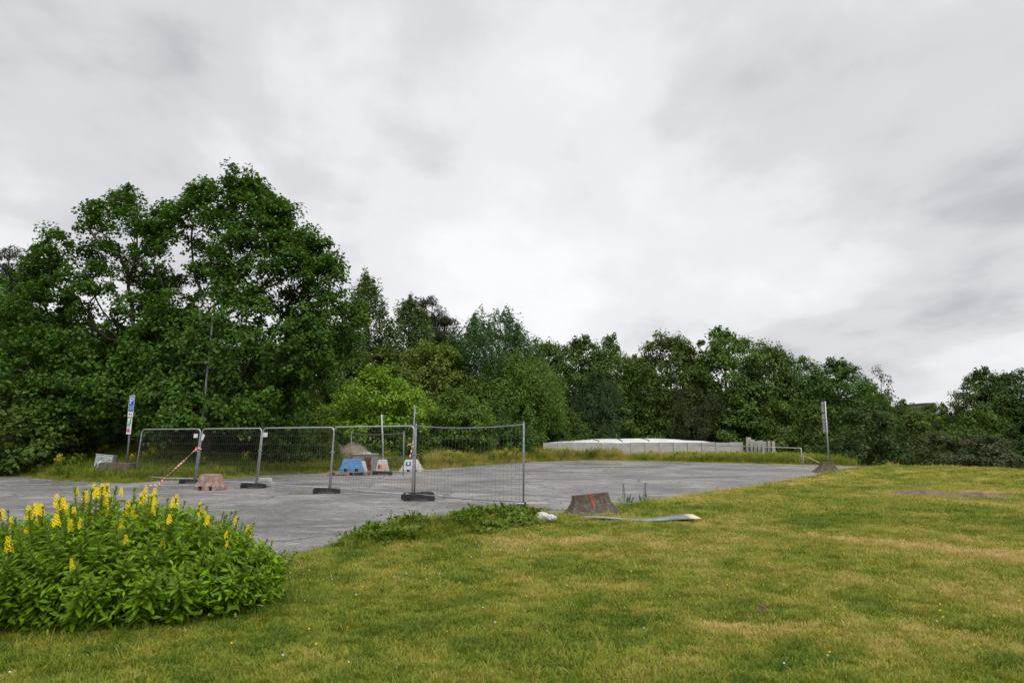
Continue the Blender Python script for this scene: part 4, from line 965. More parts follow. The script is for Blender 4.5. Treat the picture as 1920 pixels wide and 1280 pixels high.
# graffiti cabinet
cx_, cy_ = at(192, 880, 26.9)[0], 26.9
t = thing('utility_cabinet', 'pale grey tilted utility cabinet with dark spray painted scrawl', 'cabinet', (cx_, cy_, tz(cx_, cy_) - 0.05), (R(-3), R(6.5), R(10)))
bm = bmesh.new(); box(bm, 0.60, 0.32, 0.24, (0, 0, 0.12), bevel=0.01); pd = obj('plinth', bm, M['concrete'], t)
bm = bmesh.new(); box(bm, 0.62, 0.34, 0.56, (0, 0, 0.525), bevel=0.012); obj('body', bm, M['cabinet'], t)
bm = bmesh.new(); box(bm, 0.66, 0.38, 0.03, (0, 0, 0.822), bevel=0.008); obj('roof', bm, M['cabinet'], t)
dl = []
for nm, xx, wd in (('door', -0.105, 0.385), ('door', 0.20, 0.205)):
    bm = bmesh.new(); box(bm, wd, 0.02, 0.52, bevel=0.006); dl.append(obj(nm, bm, M['cabinet'], t, (xx, -0.178, 0.525)))
bm = bmesh.new(); box(bm, 0.07, 0.012, 0.03, bevel=0.004); obj('lock', bm, M['black'], dl[1], (0.0, -0.013, 0.13))
def scrawl(seed, cxs, czs, wx, wz, n, mat, parent, y, rad=0.009):
    rg_ = random.Random(seed); bm = bmesh.new()
    for s_ in range(n):
        ox = cxs + wx * (s_ + 0.5) / n - wx / 2; ph = rg_.uniform(0, 6)
        pts = [(ox + wx / n * 0.75 * math.sin(ph + k * 0.75) * rg_.uniform(.6, 1), y, czs + wz * 0.5 * math.sin(ph * 1.7 + k * 0.55 + rg_.uniform(-.2, .2))) for k in range(12)]
        tube(bm, pts, rad, 5)
    return obj('spray_scrawl', bm, M[mat], parent)
scrawl(4, -0.06, -0.13, 0.26, 0.17, 3, 'teal', dl[0], -0.007, 0.014)
scrawl(5, 0.0, 0.15, 0.30, 0.14, 4, 'teal', dl[0], -0.007, 0.007)
bm = bmesh.new(); box(bm, 0.08, 0.004, 0.09, bevel=0.001); obj('sticker', bm, M['white'], dl[0], (0.0, -0.013, 0.02), (0, R(25), 0))
scrawl(6, -0.08, 0.13, 0.36, 0.14, 5, 'black', pd, -0.157, 0.011)
# street light pole, leaning slightly
ly = 27.9; lx = at(370, 884, ly)[0]
lt = at(399, 600, ly)
t = thing('street_light_pole', 'slim grey street light pole leaning into the maple crown behind the fence', 'pole', (lx, ly, tz(lx, ly) - 0.05))
bm = bmesh.new(); tube(bm, [(0, 0, 0), (0.1 * (lt[0] - lx), 0, 0.12 * lt[2]), ((lt[0] - lx), 0, lt[2])], [0.06, 0.055, 0.04], 10); obj('shaft', bm, M['galv_dark'], t)
bm = bmesh.new(); tube(bm, [(0, 0, 0), (0.03, 0, 0.9)], 0.072, 10); obj('base_sleeve', bm, M['galv_dark'], t)
bm = bmesh.new(); box(bm, 0.035, 0.01, 0.06, bevel=0.002); obj('sticker', bm, M['white'], t, (0.05, -0.075, 0.83))

# leaning sign post on the right
lx, ly = gp(1557, 886); ly += 0.3
t = thing('leaning_sign', 'leaning sign post with two plates seen from behind on a flared concrete base', 'sign', (lx, ly, 0.0), 0)
bm = bmesh.new(); rg = []
for k in range(7):
    u = k / 6; f = (1 - u) ** 1.9; rg.append((0.26 + 0.30 * f, 0.16 + 0.24 * f, 0.02 + 0.44 * u, 0, 0, 0.02))
rings_block(bm, rg); obj('base', noisy(bm, 0.03, 6), M['concrete_dark'], t)
tp_ = at(1547, 752, ly); dx_ = tp_[0] - lx; hh_ = tp_[2]
pos = lambda u: (0.10 + (dx_ - 0.10) * u, 0, 0.35 + (hh_ - 0.35) * u)
bm = bmesh.new(); tube(bm, [pos(0), pos(1)], 0.03, 8); obj('pole', bm, M['galv'], t)
ang = math.atan2(dx_ - 0.10, hh_ - 0.35)
def back_plate(u, wd, ht, xo, mat):
    p = pos(u); bm = bmesh.new(); box(bm, wd, 0.008, ht, bevel=0.003); o = obj('sign_plate', bm, M[mat], t, (p[0] + xo, 0.045, p[2]), (0, ang, R(0)))
    for zz in (-ht * .32, ht * .32): bm = bmesh.new(); box(bm, wd * 0.95, 0.03, 0.03, bevel=0.004); obj('bracket', bm, M['galv'], o, (0, -0.012, zz))
    return o
back_plate(0.905, 0.20, 0.50, -0.07, 'galv_dark'); back_plate(0.60, 0.23, 0.62, -0.04, 'galv_dark'); back_plate(0.755, 0.20, 0.24, -0.07, 'grey_steel')

# ------------------------------------------------------------------ things on the lawn edge
# bent grey sheet
pA = gp(1092, 977, 0.05); pB = gp(1302, 979, 0.05)
dirv = Vector((pB[0] - pA[0], pB[1] - pA[1])); Ls = dirv.length; rzs = math.atan2(dirv.y, dirv.x)
zA = tz(*pA)
ns = 24; V = []
for k in range(ns + 1):
    u = k / ns; wd = 0.16 + 0.26 * sstep(0.25, 0.9, np.array(u))
    zc_ = 0.03 + 0.05 * (2 * u - 1) ** 2 + 0.012 * math.sin(u * 9)
    for s_ in (-1, 1):
        lx_ = u * Ls + (0.08 if u > 0.9 and s_ < 0 else 0); ly_ = s_ * float(wd) / 2
        gz = tz(pA[0] + lx_ * math.cos(rzs) - ly_ * math.sin(rzs), pA[1] + lx_ * math.sin(rzs) + ly_ * math.cos(rzs)) - zA
        V.append((lx_, ly_, gz + zc_ + (0.03 * u if s_ > 0 else 0)))
Fs = [(2 * k, 2 * k + 2, 2 * k + 3, 2 * k + 1) for k in range(ns)]
t = thing('bent_sheet', 'long bent grey sheet lying on the lawn in front of the brown barrier', 'sheet', (pA[0], pA[1], zA + 0.015), rzs)
kc = 22
o = obj('sheet', mesh_np('sheet', V[:2 * kc + 2], Fs[:kc], True), M['sheet'], t); md = o.modifiers.new('thickness', 'SOLIDIFY'); md.thickness = 0.012
o = obj('pale_end', mesh_np('pale_end', V[2 * kc:], [(2 * k, 2 * k + 2, 2 * k + 3, 2 * k + 1) for k in range(ns - kc)], True), M['sheet_edge'], t); md = o.modifiers.new('thickness', 'SOLIDIFY'); md.thickness = 0.012
# crumpled white bag: two lumps and a torn tip
wx_, wy_ = gp(1022, 978, 0.1)
t = thing('crumpled_bag', 'crumpled white bag lying in the grass left of the brown barrier', 'litter', (wx_, wy_, tz(wx_, wy_)))
def lump(rx, ry, rz_, seed):
    bm = bmesh.new(); bmesh.ops.create_icosphere(bm, subdivisions=3, radius=1)
    for v in bm.verts:
        k = 1 + 0.6 * (float(fbm(np.array(v.co.x * 3.2 + seed), np.array(v.co.y * 3.2 + v.co.z * 3.7), seed)) - 0.5)
        v.co = Vector((v.co.x * rx, v.co.y * ry, v.co.z * rz_)) * k
    for f in bm.faces: f.smooth = True
    return bm
obj('bulge', lump(0.12, 0.10, 0.085, 2), M['paper'], t, (-0.05, 0, 0.10)); obj('bulge', lump(0.10, 0.08, 0.07, 5), M['paper'], t, (0.11, -0.02, 0.075))
0 and obj('torn_tip', lump(0.05, 0.02, 0.05, 8), M['paper'], t, (0.34, 0.05, 0.10), (0, R(25), 0))
# bare soil with clods on the lawn at the right
for (px_, py_, rx_, ry_, lb) in ((1830, 928, 1.1, 0.5, 'pale dug soil patch on the lawn, right one'), (1725, 924, 0.9, 0.45, 'dark dug soil patch on the lawn, left one')):
    x_, y_ = gp(px_, py_, 0.1); n = 14; th = np.linspace(0, 2 * PI, 40, endpoint=False); rr = np.linspace(0, 1, n); TT, RR = np.meshgrid(th, rr)
    edge = 0.75 + 0.5 * fbm(np.cos(TT) * 1.5 + px_, np.sin(TT) * 1.5, 5)
    X_ = np.cos(TT) * RR * rx_ * edge; Y_ = np.sin(TT) * RR * ry_ * edge
    Z_ = terrain(X_ + x_, Y_ + y_) - tz(x_, y_) + (0.02 + 0.16 * fbm(X_ * 5, Y_ * 5, 7)) * (1 - RR ** 3) - 0.03 * (RR > 0.97)
    ii = np.arange(n * 40).reshape(n, 40); i2 = np.roll(ii, -1, axis=1); hf = np.stack([ii[:-1], i2[:-1], i2[1:], ii[1:]], -1).reshape(-1, 4)
    tag(obj('soil_patch', mesh_np('soil_patch', np.stack([X_, Y_, Z_], -1).reshape(-1, 3), hf, True), M['soil'], None, (x_, y_, tz(x_, y_))), lb, 'soil')

# ------------------------------------------------------------------ scattered ground cover
HID = bpy.data.collections.new('grass_sources')
def blades_mesh(name, n, rad, h0, h1, wd, bend, rng, head=0.0, hmat=None):
    V = []; F = []
    for k in range(n):
        a = rng.uniform(0, 2 * PI); r_ = rad * math.sqrt(rng.uniform()); x_, y_ = r_ * math.cos(a), r_ * math.sin(a)
        h = rng.uniform(h0, h1); da = a + rng.normal() * 0.9; b = bend * rng.uniform(0.3, 1.3) * h
        ca, sa = math.cos(da), math.sin(da); px_, py_ = -sa * wd / 2, ca * wd / 2
        i0 = len(V)
        V += [(x_ - px_, y_ - py_, -0.01), (x_ + px_, y_ + py_, -0.01)]
        for u in (0.45, 0.8):
            q = b * u * u; V += [(x_ + ca * q - px_ * (1 - u * .5), y_ + sa * q - py_ * (1 - u * .5), h * u), (x_ + ca * q + px_ * (1 - u * .5), y_ + sa * q + py_ * (1 - u * .5), h * u)]
        V += [(x_ + ca * b, y_ + sa * b, h * 0.97), (x_ + ca * b + px_ * .15, y_ + sa * b + py_ * .15, h * 0.97)]
        F += [(i0, i0 + 1, i0 + 3, i0 + 2), (i0 + 2, i0 + 3, i0 + 5, i0 + 4), (i0 + 4, i0 + 5, i0 + 7, i0 + 6)]
    return mesh_np(name, V, F)
def source(coll, me, mat):
    if len(me.materials) == 0: me.materials.append(mat)
    o = bpy.data.objects.new(me.name, me); coll.objects.link(o); return o
def scatter(name, label, cat, P, scl, dry, coll, nvar, rng, tilt=0.15, kind='stuff'):
    me = bpy.data.meshes.new(name); me.vertices.add(len(P)); me.vertices.foreach_set('co', np.asarray(P, np.float32).ravel())
    def at1(nm, ty, vals):
        a = me.attributes.new(nm, ty, 'POINT'); a.data.foreach_set('value', vals)
    at1('scl', 'FLOAT', np.asarray(scl, np.float32)); at1('dry', 'FLOAT', np.asarray(dry, np.float32))
    at1('var', 'INT', rng.integers(0, nvar, len(P)).astype(np.int32))
    rv = np.stack([rng.normal(size=len(P)) * tilt, rng.normal(size=len(P)) * tilt, rng.uniform(0, 2 * PI, len(P))], 1).astype(np.float32)
    a = me.attributes.new('rv', 'FLOAT_VECTOR', 'POINT'); a.data.foreach_set('vector', rv.ravel())
    o = link(bpy.data.objects.new(name, me)); tag(o, label, cat, kind=kind)
    ng = bpy.data.node_groups.new(name, 'GeometryNodeTree')
    ng.interface.new_socket('Geometry', in_out='INPUT', socket_type='NodeSocketGeometry'); ng.interface.new_socket('Geometry', in_out='OUTPUT', socket_type='NodeSocketGeometry')
    gi = ng.nodes.new('NodeGroupInput'); go = ng.nodes.new('NodeGroupOutput')
    ip = ng.nodes.new('GeometryNodeInstanceOnPoints'); ci = ng.nodes.new('GeometryNodeCollectionInfo')
    ci.inputs['Collection'].default_value = coll; ci.inputs['Separate Children'].default_value = True; ci.inputs['Reset Children'].default_value = True
    def na(nm, ty):
        x_ = ng.nodes.new('GeometryNodeInputNamedAttribute'); x_.data_type = ty; x_.inputs['Name'].default_value = nm; return x_.outputs['Attribute']
    er = ng.nodes.new('FunctionNodeEulerToRotation')
    ng.links.new(na('rv', 'FLOAT_VECTOR'), er.inputs[0])
    ng.links.new(gi.outputs[0], ip.inputs['Points']); ng.links.new(ci.outputs[0], ip.inputs['Instance'])
    ip.inputs['Pick Instance'].default_value = True
    ng.links.new(na('var', 'INT'), ip.inputs['Instance Index']); ng.links.new(er.outputs[0], ip.inputs['Rotation']); ng.links.new(na('scl', 'FLOAT'), ip.inputs['Scale'])
    ng.links.new(ip.outputs[0], go.inputs[0])
    md = o.modifiers.new('scatter', 'NODES'); md.node_group = ng
    return o
def coll(nm): return bpy.data.collections.new(nm)
rng = np.random.default_rng(21)
C_lawn = coll('lawn_tufts')
for k in range(6): source(C_lawn, blades_mesh(f'lawn_tuft_{k}', 56, 0.09, 0.010, 0.036, 0.0045, 1.3, rng), M['grass'])
C_rough = coll('rough_tufts')
for k in range(5): source(C_rough, blades_mesh(f'rough_tuft_{k}', 40, 0.10, 0.08, 0.26, 0.006, 0.55, rng), M['grass'])
C_tall = coll('tall_tufts')
for k in range(5): source(C_tall, blades_mesh(f'tall_tuft_{k}', 48, 0.22, 0.25, 0.75, 0.016, 0.45, rng), M['grass'])
def in_view(X, Y): return np.abs(X) < 0.80 * Y + 0.8
def frustum_points(n, y0, y1, rng):
    Y = np.sqrt(rng.uniform(0, 1, n) * (y1 ** 2 - y0 ** 2) + y0 ** 2); X = rng.uniform(-1, 1, n) * (0.80 * Y + 0.6); return X, Y
def lawn_mask(X, Y):
    s, idx = poly_sd(X, Y); return (s > 0.02) & (idx < len(NEAR) - 1), s, idx
PS = []; SC_ = []
for n_, y0, y1, sc in ((17000, 3.6, 7.5, 0.95), (26000, 7.5, 13, 1.12), (26000, 13, 22, 1.45), (14000, 22, 42, 2.0)):
    X, Y = frustum_points(n_, y0, y1, rng); mk, s, _ = lawn_mask(X, Y); mk &= ~((X > 12) & (Y > 37))
    X, Y = X[mk], Y[mk]; PS.append(np.stack([X, Y, terrain(X, Y)], 1)); SC_.append(sc * rng.uniform(0.7, 1.25, len(X)) * (0.8 + 0.5 * fbm(X * 0.9, Y * 0.9, 41)))
P = np.vstack(PS); S = np.concatenate(SC_); D = dryness(P[:, 0], P[:, 1])
scatter('lawn_grass', 'short patchy green and straw coloured lawn', 'grass', P, S, np.clip(D, 0, 1), C_lawn, 6, rng)
# rough fringe along the lot, the weedy hump, and round the flower bush
X, Y = frustum_points(60000, 6, 40, rng); mk, s, _ = lawn_mask(X, Y)
hump = np.exp(-(seg_d(X, Y, (-2.2, 10.7), (0.1, 12.8)) / 0.6) ** 2); bush_r = np.hypot((X + 3.8) / 1.75, (Y - 6.5) / 1.1)
fr = np.exp(-(s / 0.28)) * 0.55
pr_ = np.maximum(np.maximum(fr, hump * 1.2), 0.9 * np.exp(-((bush_r - 1) / 0.16) ** 2))
pr_ = np.maximum(pr_, 0.9 * np.exp(-(np.hypot(X - 1.9, (Y - 15.1) * 1.6) / 0.75) ** 2))
pr_ = pr_ * (0.35 + 1.2 * fbm(X * 2.2, Y * 2.2, 51))
pr_ = pr_ * np.where(np.hypot(X - 0.35, Y - 14.7) < 0.9, 0.12, 1) * np.where(np.hypot(X - 1.7, Y - 13.9) < 0.75, 0.3, 1)
mk &= rng.uniform(size=len(X)) < pr_
X, Y = X[mk], Y[mk]; hump = hump[mk]; nb = np.exp(-((bush_r[mk] - 1) / 0.3) ** 2)
dr = np.clip(0.40 + 1.1 * (fbm(X * 1.7, Y * 1.7, 52) - 0.5) - 0.12 * hump - 0.28 * nb, 0, 1)
scatter('rough_grass', 'longer rough grass along the asphalt edge and on the hump', 'grass', np.stack([X, Y, terrain(X, Y) - 0.01], 1), rng.uniform(0.45, 1.0, len(X)) * (0.55 + 0.45 * fbm(X * 3, Y * 3, 53)) * np.where(X > 1.3, 0.6, 1.0) * (1 - 0.45 * nb) * (1 - 0.3 * hump), dr, C_rough, 5, rng)
# extra near tufts on the hump & bush foot
X = rng.uniform(-6, 2.2, 9000); Y = rng.uniform(5, 14.5, 9000); mk, s, _ = lawn_mask(X, Y)
hump = np.exp(-(seg_d(X, Y, (-2.2, 10.7), (0.1, 12.8)) / 0.55) ** 2); bush_r = np.hypot((X + 3.8) / 1.75, (Y - 6.5) / 1.1)
mk &= rng.uniform(size=len(X)) < np.maximum(hump * 0.8, 0.7 * np.exp(-((bush_r - 0.98) / 0.14) ** 2)); X, Y = X[mk], Y[mk]
scatter('weed_tufts', 'leafy green weeds and grass on the hump and round the flower bush', 'grass', np.stack([X, Y, terrain(X, Y) - 0.01], 1), rng.uniform(0.3, 0.8, len(X)) * np.where(Y < 8.5, 0.8, 1.0), np.clip(rng.normal(0.38, 0.25, len(X)) - 0.28 * (Y < 8.5), 0, 1), C_rough, 5, rng, 0.3)
# tall verge grass on the far and left side of the lot
X, Y = frustum_points(150000, 23, 52, rng); s, idx = poly_sd(X, Y)
mk = (s > 0.0) & (idx >= len(NEAR) - 1) & (idx < len(POLY) - 3)
dens = np.where(X < -4.5, np.where(s < 7, 0.75, 0.0), np.where(s < 6.5, 0.62, 0.0)) * (0.5 + 0.9 * fbm(X * .7, Y * .7, 61))
mk &= rng.uniform(size=len(X)) < dens; X, Y, s = X[mk], Y[mk], s[mk]
left = X < -4.5
sc = np.where(X > 7.5, 0.62, 1.0) * np.where(left, 0.55 + 0.15 * s / 3, 0.8 + 0.35 * np.minimum(s, 3) / 3) * rng.uniform(0.55, 1.2, len(X)) * np.where(s < 0.5, 0.5, 1.0)
dr = np.where(left, 0.24 + 0.4 * (fbm(X * .8, Y * .8, 62) - 0.5) + 0.25 * np.exp(-s / 0.6), 0.58 + 0.9 * (fbm(X * 0.8, Y * .8, 63) - 0.5))
scatter('verge_grass', 'tall unmown grass and weeds on the verges round the lot', 'grass', np.stack([X, Y, terrain(X, Y) - 0.02], 1), sc, np.clip(dr, 0, 1), C_tall, 5, rng, 0.12)
# right hand far verge (beyond the lot, under the hedge)
X = rng.uniform(9, 30, 5000); Y = rng.uniform(34, 44, 5000); s, idx = poly_sd(X, Y); mk = (s > 0.3) & (s < 6) & (idx >= len(NEAR) - 2) & (Y > 36.2) & (X < 19.0)
X, Y = X[mk], Y[mk]
scatter('hedge_foot_grass', 'yellow green tall grass at the foot of the hedge on the right', 'grass', np.stack([X, Y, terrain(X, Y) - 0.02], 1), rng.uniform(0.5, 1.0, len(X)), np.clip(rng.normal(0.32, 0.12, len(X)), 0, 1), C_tall, 5, rng, 0.12)
# grass growing in two seams of the far asphalt and small tufts
pts = []
for (a, b, n_) in ((gp(1060, 871), gp(1165, 870.5), 260), (gp(1105, 876), gp(1245, 877), 280), (gp(540, 925), gp(575, 923), 16), (gp(1000, 955), gp(1062, 957), 40), (gp(800, 880.5), gp(830, 880), 40)):
    u = rng.uniform(0, 1, n_); pts.append(np.stack([a[0] + (b[0] - a[0]) * u + rng.normal(size=n_) * 0.03, a[1] + (b[1] - a[1]) * u + rng.normal(size=n_) * 0.04, np.zeros(n_)], 1))
P = np.vstack(pts)
scatter('seam_grass', 'thin lines of grass growing in the asphalt seams', 'grass', P, rng.uniform(0.12, 0.3, len(P)), rng.uniform(0.2, 0.6, len(P)), C_rough, 5, rng)

# clover heads
def flower_ball(name, r, mat, h):
    bm = bmesh.new(); bmesh.ops.create_icosphere(bm, subdivisions=1, radius=r, matrix=Matrix.Translation((0, 0, h)) @ Matrix.Diagonal((1, 1, .8, 1)))
    me = bpy.data.meshes.new(name); bm.to_mesh(me); bm.free(); me.materials.append(mat); return me
M['clover'] = surf('clover_white', (0.55, 0.53, 0.48), (0.75, 0.73, 0.68), 30, 0.8, 0)
M['clover_red'] = surf('clover_purple', (0.16, 0.03, 0.09), (0.25, 0.06, 0.14), 30, 0.8, 0)
M['butter'] = surf('buttercup_yellow', (0.75, 0.55, 0.02), (0.85, 0.65, 0.03), 30, 0.6, 0)
Cc = coll('clover'); source(Cc, flower_ball('clover_head', 0.011, None, 0.06), M['clover']) if False else source(Cc, flower_ball('clover_head', 0.010, M['clover'], 0.06), None)
X, Y = frustum_points(26000, 4, 14, rng); mk, s, _ = lawn_mask(X, Y); mk &= rng.uniform(size=len(X)) < 0.22 * sstep(0.58, 0.75, fbm(X * 0.9, Y * 0.9, 71)) * sstep(3.5, -1.5, X) * sstep(4.5, 7, Y) + 0.003
X, Y = X[mk], Y[mk]; scatter('clover_flowers', 'small white clover heads dotted through the lawn', 'clover', np.stack([X, Y, terrain(X, Y)], 1), rng.uniform(0.5, 1.0, len(X)), X * 0, Cc, 1, rng)
Cp = coll('purple'); source(Cp, flower_ball('purple_head', 0.013, M['clover_red'], 0.16), None)
pts = []
for (px_, py_, n_, sp) in ((735, 1000, 8, .25), (830, 985, 6, .25), (900, 978, 4, .2), (1430, 1150, 7, .1), (690, 1005, 5, .12)):
    x_, y_ = gp(px_, py_, 0.1); pts.append(np.stack([x_ + rng.normal(size=n_) * sp, y_ + rng.normal(size=n_) * sp * .7], 1))
Q = np.vstack(pts); scatter('purple_clover_flowers', 'purple clover heads on the hump and in the lawn', 'clover', np.stack([Q[:, 0], Q[:, 1], terrain(Q[:, 0], Q[:, 1]) + np.where(Q[:, 1] > 9, 0.06, -0.08)], 1), rng.uniform(0.8, 1.2, len(Q)), Q[:, 0] * 0, Cp, 1, rng)
Cb = coll('butter'); source(Cb, flower_ball('yellow_head', 0.008, M['butter'], 0.06), None)
X, Y = frustum_points(160, 5, 12, rng); mk, s, _ = lawn_mask(X, Y); X, Y = X[mk], Y[mk]
scatter('buttercup_flowers', 'tiny yellow flowers dotted in the lawn', 'flowers', np.stack([X, Y, terrain(X, Y)], 1), rng.uniform(0.8, 1.2, len(X)), X * 0, Cb, 1, rng)

# ------------------------------------------------------------------ yellow flowering bush in the foreground
M['bush_leaf'] = leaf_mat('bush_leaf', (0.195, 0.33, 0.014), 0.5, 0.42, 0.55, False, clump_scale=1.5)
M['stem'] = surf('green_stem', (0.06, 0.10, 0.02), (0.11, 0.15, 0.035), 20, 0.7, 0)
M['petal'] = leaf_mat('yellow_petal', (1.0, 0.80, 0.015), 0.15, 0.25, 0.5, False, yellow=(1.1, 1.0, 0.6))
def lance_leaf(V, F, base, d, n, Lf, wd, curl):
    d = d.normalized(); n = (n - d * n.dot(d)).normalized(); b = d.cross(n); i0 = len(V)
    prof = [(0, 0.10), (0.3, 0.85), (0.55, 1.0), (0.8, 0.6)]
    for u, w_ in prof:
        c = base + d * Lf * u + n * (-curl * Lf * u * u)
        for s_ in (-1, 0, 1): V.append(tuple(c + b * (s_ * wd * w_ / 2) + n * (abs(s_) * wd * w_ * 0.22)))
    V.append(tuple(base + d * Lf - n * curl * Lf))
    for k in range(3):
        for s_ in (0, 1): a = i0 + k * 3 + s_; F.append((a, a + 1, a + 4, a + 3))
    a = i0 + 9; F.append((a, a + 1, i0 + 12, i0 + 12)); F.append((a + 1, a + 2, i0 + 12, i0 + 12))
def poly_mesh(name, V, F):
    me = bpy.data.meshes.new(name); me.from_pydata(V, [], [f if f[2] != f[3] else f[:3] for f in F]); me.update(); return me
def shoot_mesh(seed, H=1.0):
    rg_ = random.Random(seed); V, F = [], []
    cx0, cy0 = rg_.uniform(-.04, .04), rg_.uniform(-.04, .04); ph = rg_.uniform(0, 6)
    sp = lambda z: Vector((cx0 * (z / H) ** 2, cy0 * (z / H) ** 2, z))
    z = 0.12; lvl = 0
    while z < H:
        u = z / H; nL = 3; Lf = 0.092 * (0.75 + 0.5 * math.sin(PI * min(1, u * 1.05)) ) * rg_.uniform(0.8, 1.15) * (1 if u < .9 else 0.65)
        elev = 0.25 + 0.75 * max(0, u - 0.55) / 0.45
        for k in range(nL):
            a = ph + lvl * 1.05 + k * 2 * PI / nL + rg_.uniform(-.25, .25); e = elev + rg_.uniform(-.25, .25)
            d = Vector((math.cos(a) * math.cos(e), math.sin(a) * math.cos(e), math.sin(e)))
            lance_leaf(V, F, sp(z), d, Vector((0, 0, 1)) - d * 0.2, Lf, Lf * rg_.uniform(0.27, 0.36), rg_.uniform(0.15, 0.45))
        z += 0.055 * (1 - 0.45 * u) ; lvl += 1
    for k in range(5):
        a = ph + k * 1.26; d = Vector((math.cos(a) * .4, math.sin(a) * .4, 1)); lance_leaf(V, F, sp(H), d, Vector((math.cos(a), math.sin(a), 0)) * -1 + Vector((0, 0, .3)), 0.05, 0.016, 0.1)
    nl = len(F)
    A_ = np.array([sp(H * k / 6) for k in range(6)]); B_ = np.array([sp(H * (k + 1) / 6) for k in range(6)])
    v2, f2 = cone_segments(A_, B_, np.full(6, .0045), np.full(6, .004), 4); o_ = len(V)
    V += [tuple(v) for v in v2]; F += [tuple(int(q) + o_ for q in f) for f in f2]
    me = poly_mesh('shoot', V, F); me.materials.append(M['bush_leaf']); me.materials.append(M['stem'])
    me.polygons.foreach_set('material_index', np.array([0] * nl + [1] * (len(F) - nl), dtype=np.int32)); return me
def spike_mesh(seed, n=46, Lsp=0.17):
    rg_ = random.Random(seed); V, F = [], []
    for k in range(n):
        u = k / n; a = k * 2.4; r_ = 0.036 * (1 - u * 0.6) * rg_.uniform(.7, 1.2); c = Vector((math.cos(a) * r_, math.sin(a) * r_, u * Lsp)); ax = Vector((math.cos(a), math.sin(a), 0.35)).normalized()
        t1 = ax.orthogonal().normalized(); t2 = ax.cross(t1); sz = 0.019 * (1 - 0.45 * u) * rg_.uniform(.8, 1.2)
        for q in range(5):
            b = q * 2 * PI / 5 + a; d1 = t1 * math.cos(b) + t2 * math.sin(b); d2 = t1 * math.cos(b + .55) + t2 * math.sin(b + .55); d3 = t1 * math.cos(b - .55) + t2 * math.sin(b - .55)
            i0 = len(V); V += [tuple(c), tuple(c + d3 * sz * .65 + ax * sz * .3), tuple(c + d1 * sz + ax * sz * .35), tuple(c + d2 * sz * .65 + ax * sz * .3)]; F.append((i0, i0 + 1, i0 + 2, i0 + 3))
    me = bpy.data.meshes.new('flower_spike'); me.from_pydata(V, [], F); me.update(); me.materials.append(M['petal']); return me
BX, BY, BRX, BRY = -3.7, 6.55, 1.52, 0.98
bush = thing('flowering_bush', 'leafy green bush with yellow flower spikes in the left foreground', 'bush', (BX, BY, tz(BX, BY)))
sh = [shoot_mesh(200 + k) for k in range(7)]; spk = [spike_mesh(300 + k, Lsp=0.15 + 0.03 * (k % 3)) for k in range(5)]
rg_ = random.Random(9)
flow = 0
cand = []
for k in range(300):
    a = k * 2.39996; r_ = math.sqrt((k + 0.5) / 300)
    x_ = math.cos(a) * r_; y_ = math.sin(a) * r_
    cand.append((x_, y_, r_))
for x_, y_, r_ in cand:
    X_ = x_ * BRX * 0.86 + rg_.uniform(-.06, .06); Y_ = y_ * BRY * 0.86 + rg_.uniform(-.06, .06)
    lean = 0.62 * r_ ** 2.0 + rg_.uniform(-.16, .16); az = math.atan2(y_, x_) + rg_.uniform(-.7, .7)
    slope = 1.0 - 0.12 * max(0, x_) - 0.05 * (x_ < -0.6)
    H = (1.0 - 0.46 * r_ ** 2.2) * rg_.uniform(0.84, 1.12) * slope
    rot = Matrix.Rotation(lean, 3, Vector((-math.sin(az), math.cos(az), 0))) @ Matrix.Rotation(rg_.uniform(0, 6.28), 3, 'Z')
    zb = tz(BX + X_, BY + Y_) - tz(BX, BY)
    o = obj('shoot', rg_.choice(sh), None, bush, (X_, Y_, zb - 0.01), rot.to_euler(), (rg_.uniform(.9, 1.1), rg_.uniform(.9, 1.1), H))
    pf = 0.66 if (-0.85 < x_ < 0.15 and r_ < 0.85 and y_ < 0.75) else (0.42 if x_ >= 0.15 and r_ < 0.8 else 0.07)
    if y_ < -0.4: pf *= 0.18
    if rg_.random() < pf:
        tipz = Vector((0, 0, H)); tpv = rot @ tipz
        s_ = rg_.uniform(0.38, 0.72) if x_ < 0.15 else rg_.uniform(0.3, 0.55)
        obj('flower_spike', rg_.choice(spk), None, bush, (X_ + tpv.x, Y_ + tpv.y, zb + tpv.z - 0.05), (Matrix.Rotation(lean * 0.5, 3, Vector((-math.sin(az), math.cos(az), 0)))).to_euler(), (s_ * 1.2, s_ * 1.2, s_))
# low filling foliage deep in the bush
rng = np.random.default_rng(91); n = 15000
a = rng.uniform(0, 2 * PI, n); r_ = np.sqrt(rng.uniform(0, 1, n)); 
C = np.stack([np.cos(a) * r_ * BRX * 1.04, np.sin(a) * r_ * BRY * 1.0, rng.uniform(0.03, 1, n) ** 0.6 * (0.95 - 0.60 * r_ ** 2.3) * (0.82 + 0.3 * fbm(np.cos(a) * r_ * 5 + 9, np.sin(a) * r_ * 4, 6))], 1)
V, F = leaf_quads(C, rng.normal(size=(n, 3)) * 0.45 + np.array([0, 0, 0.8]) + np.stack([np.cos(a) * r_, np.sin(a) * r_, 0 * a], 1) * 0.5, rng.uniform(.05, .10, n), 0.34, rng)
fo = obj('inner_leaves', mesh_np('inner_leaves', V, F), M['bush_leaf'], bush); fo['kind'] = 'stuff'

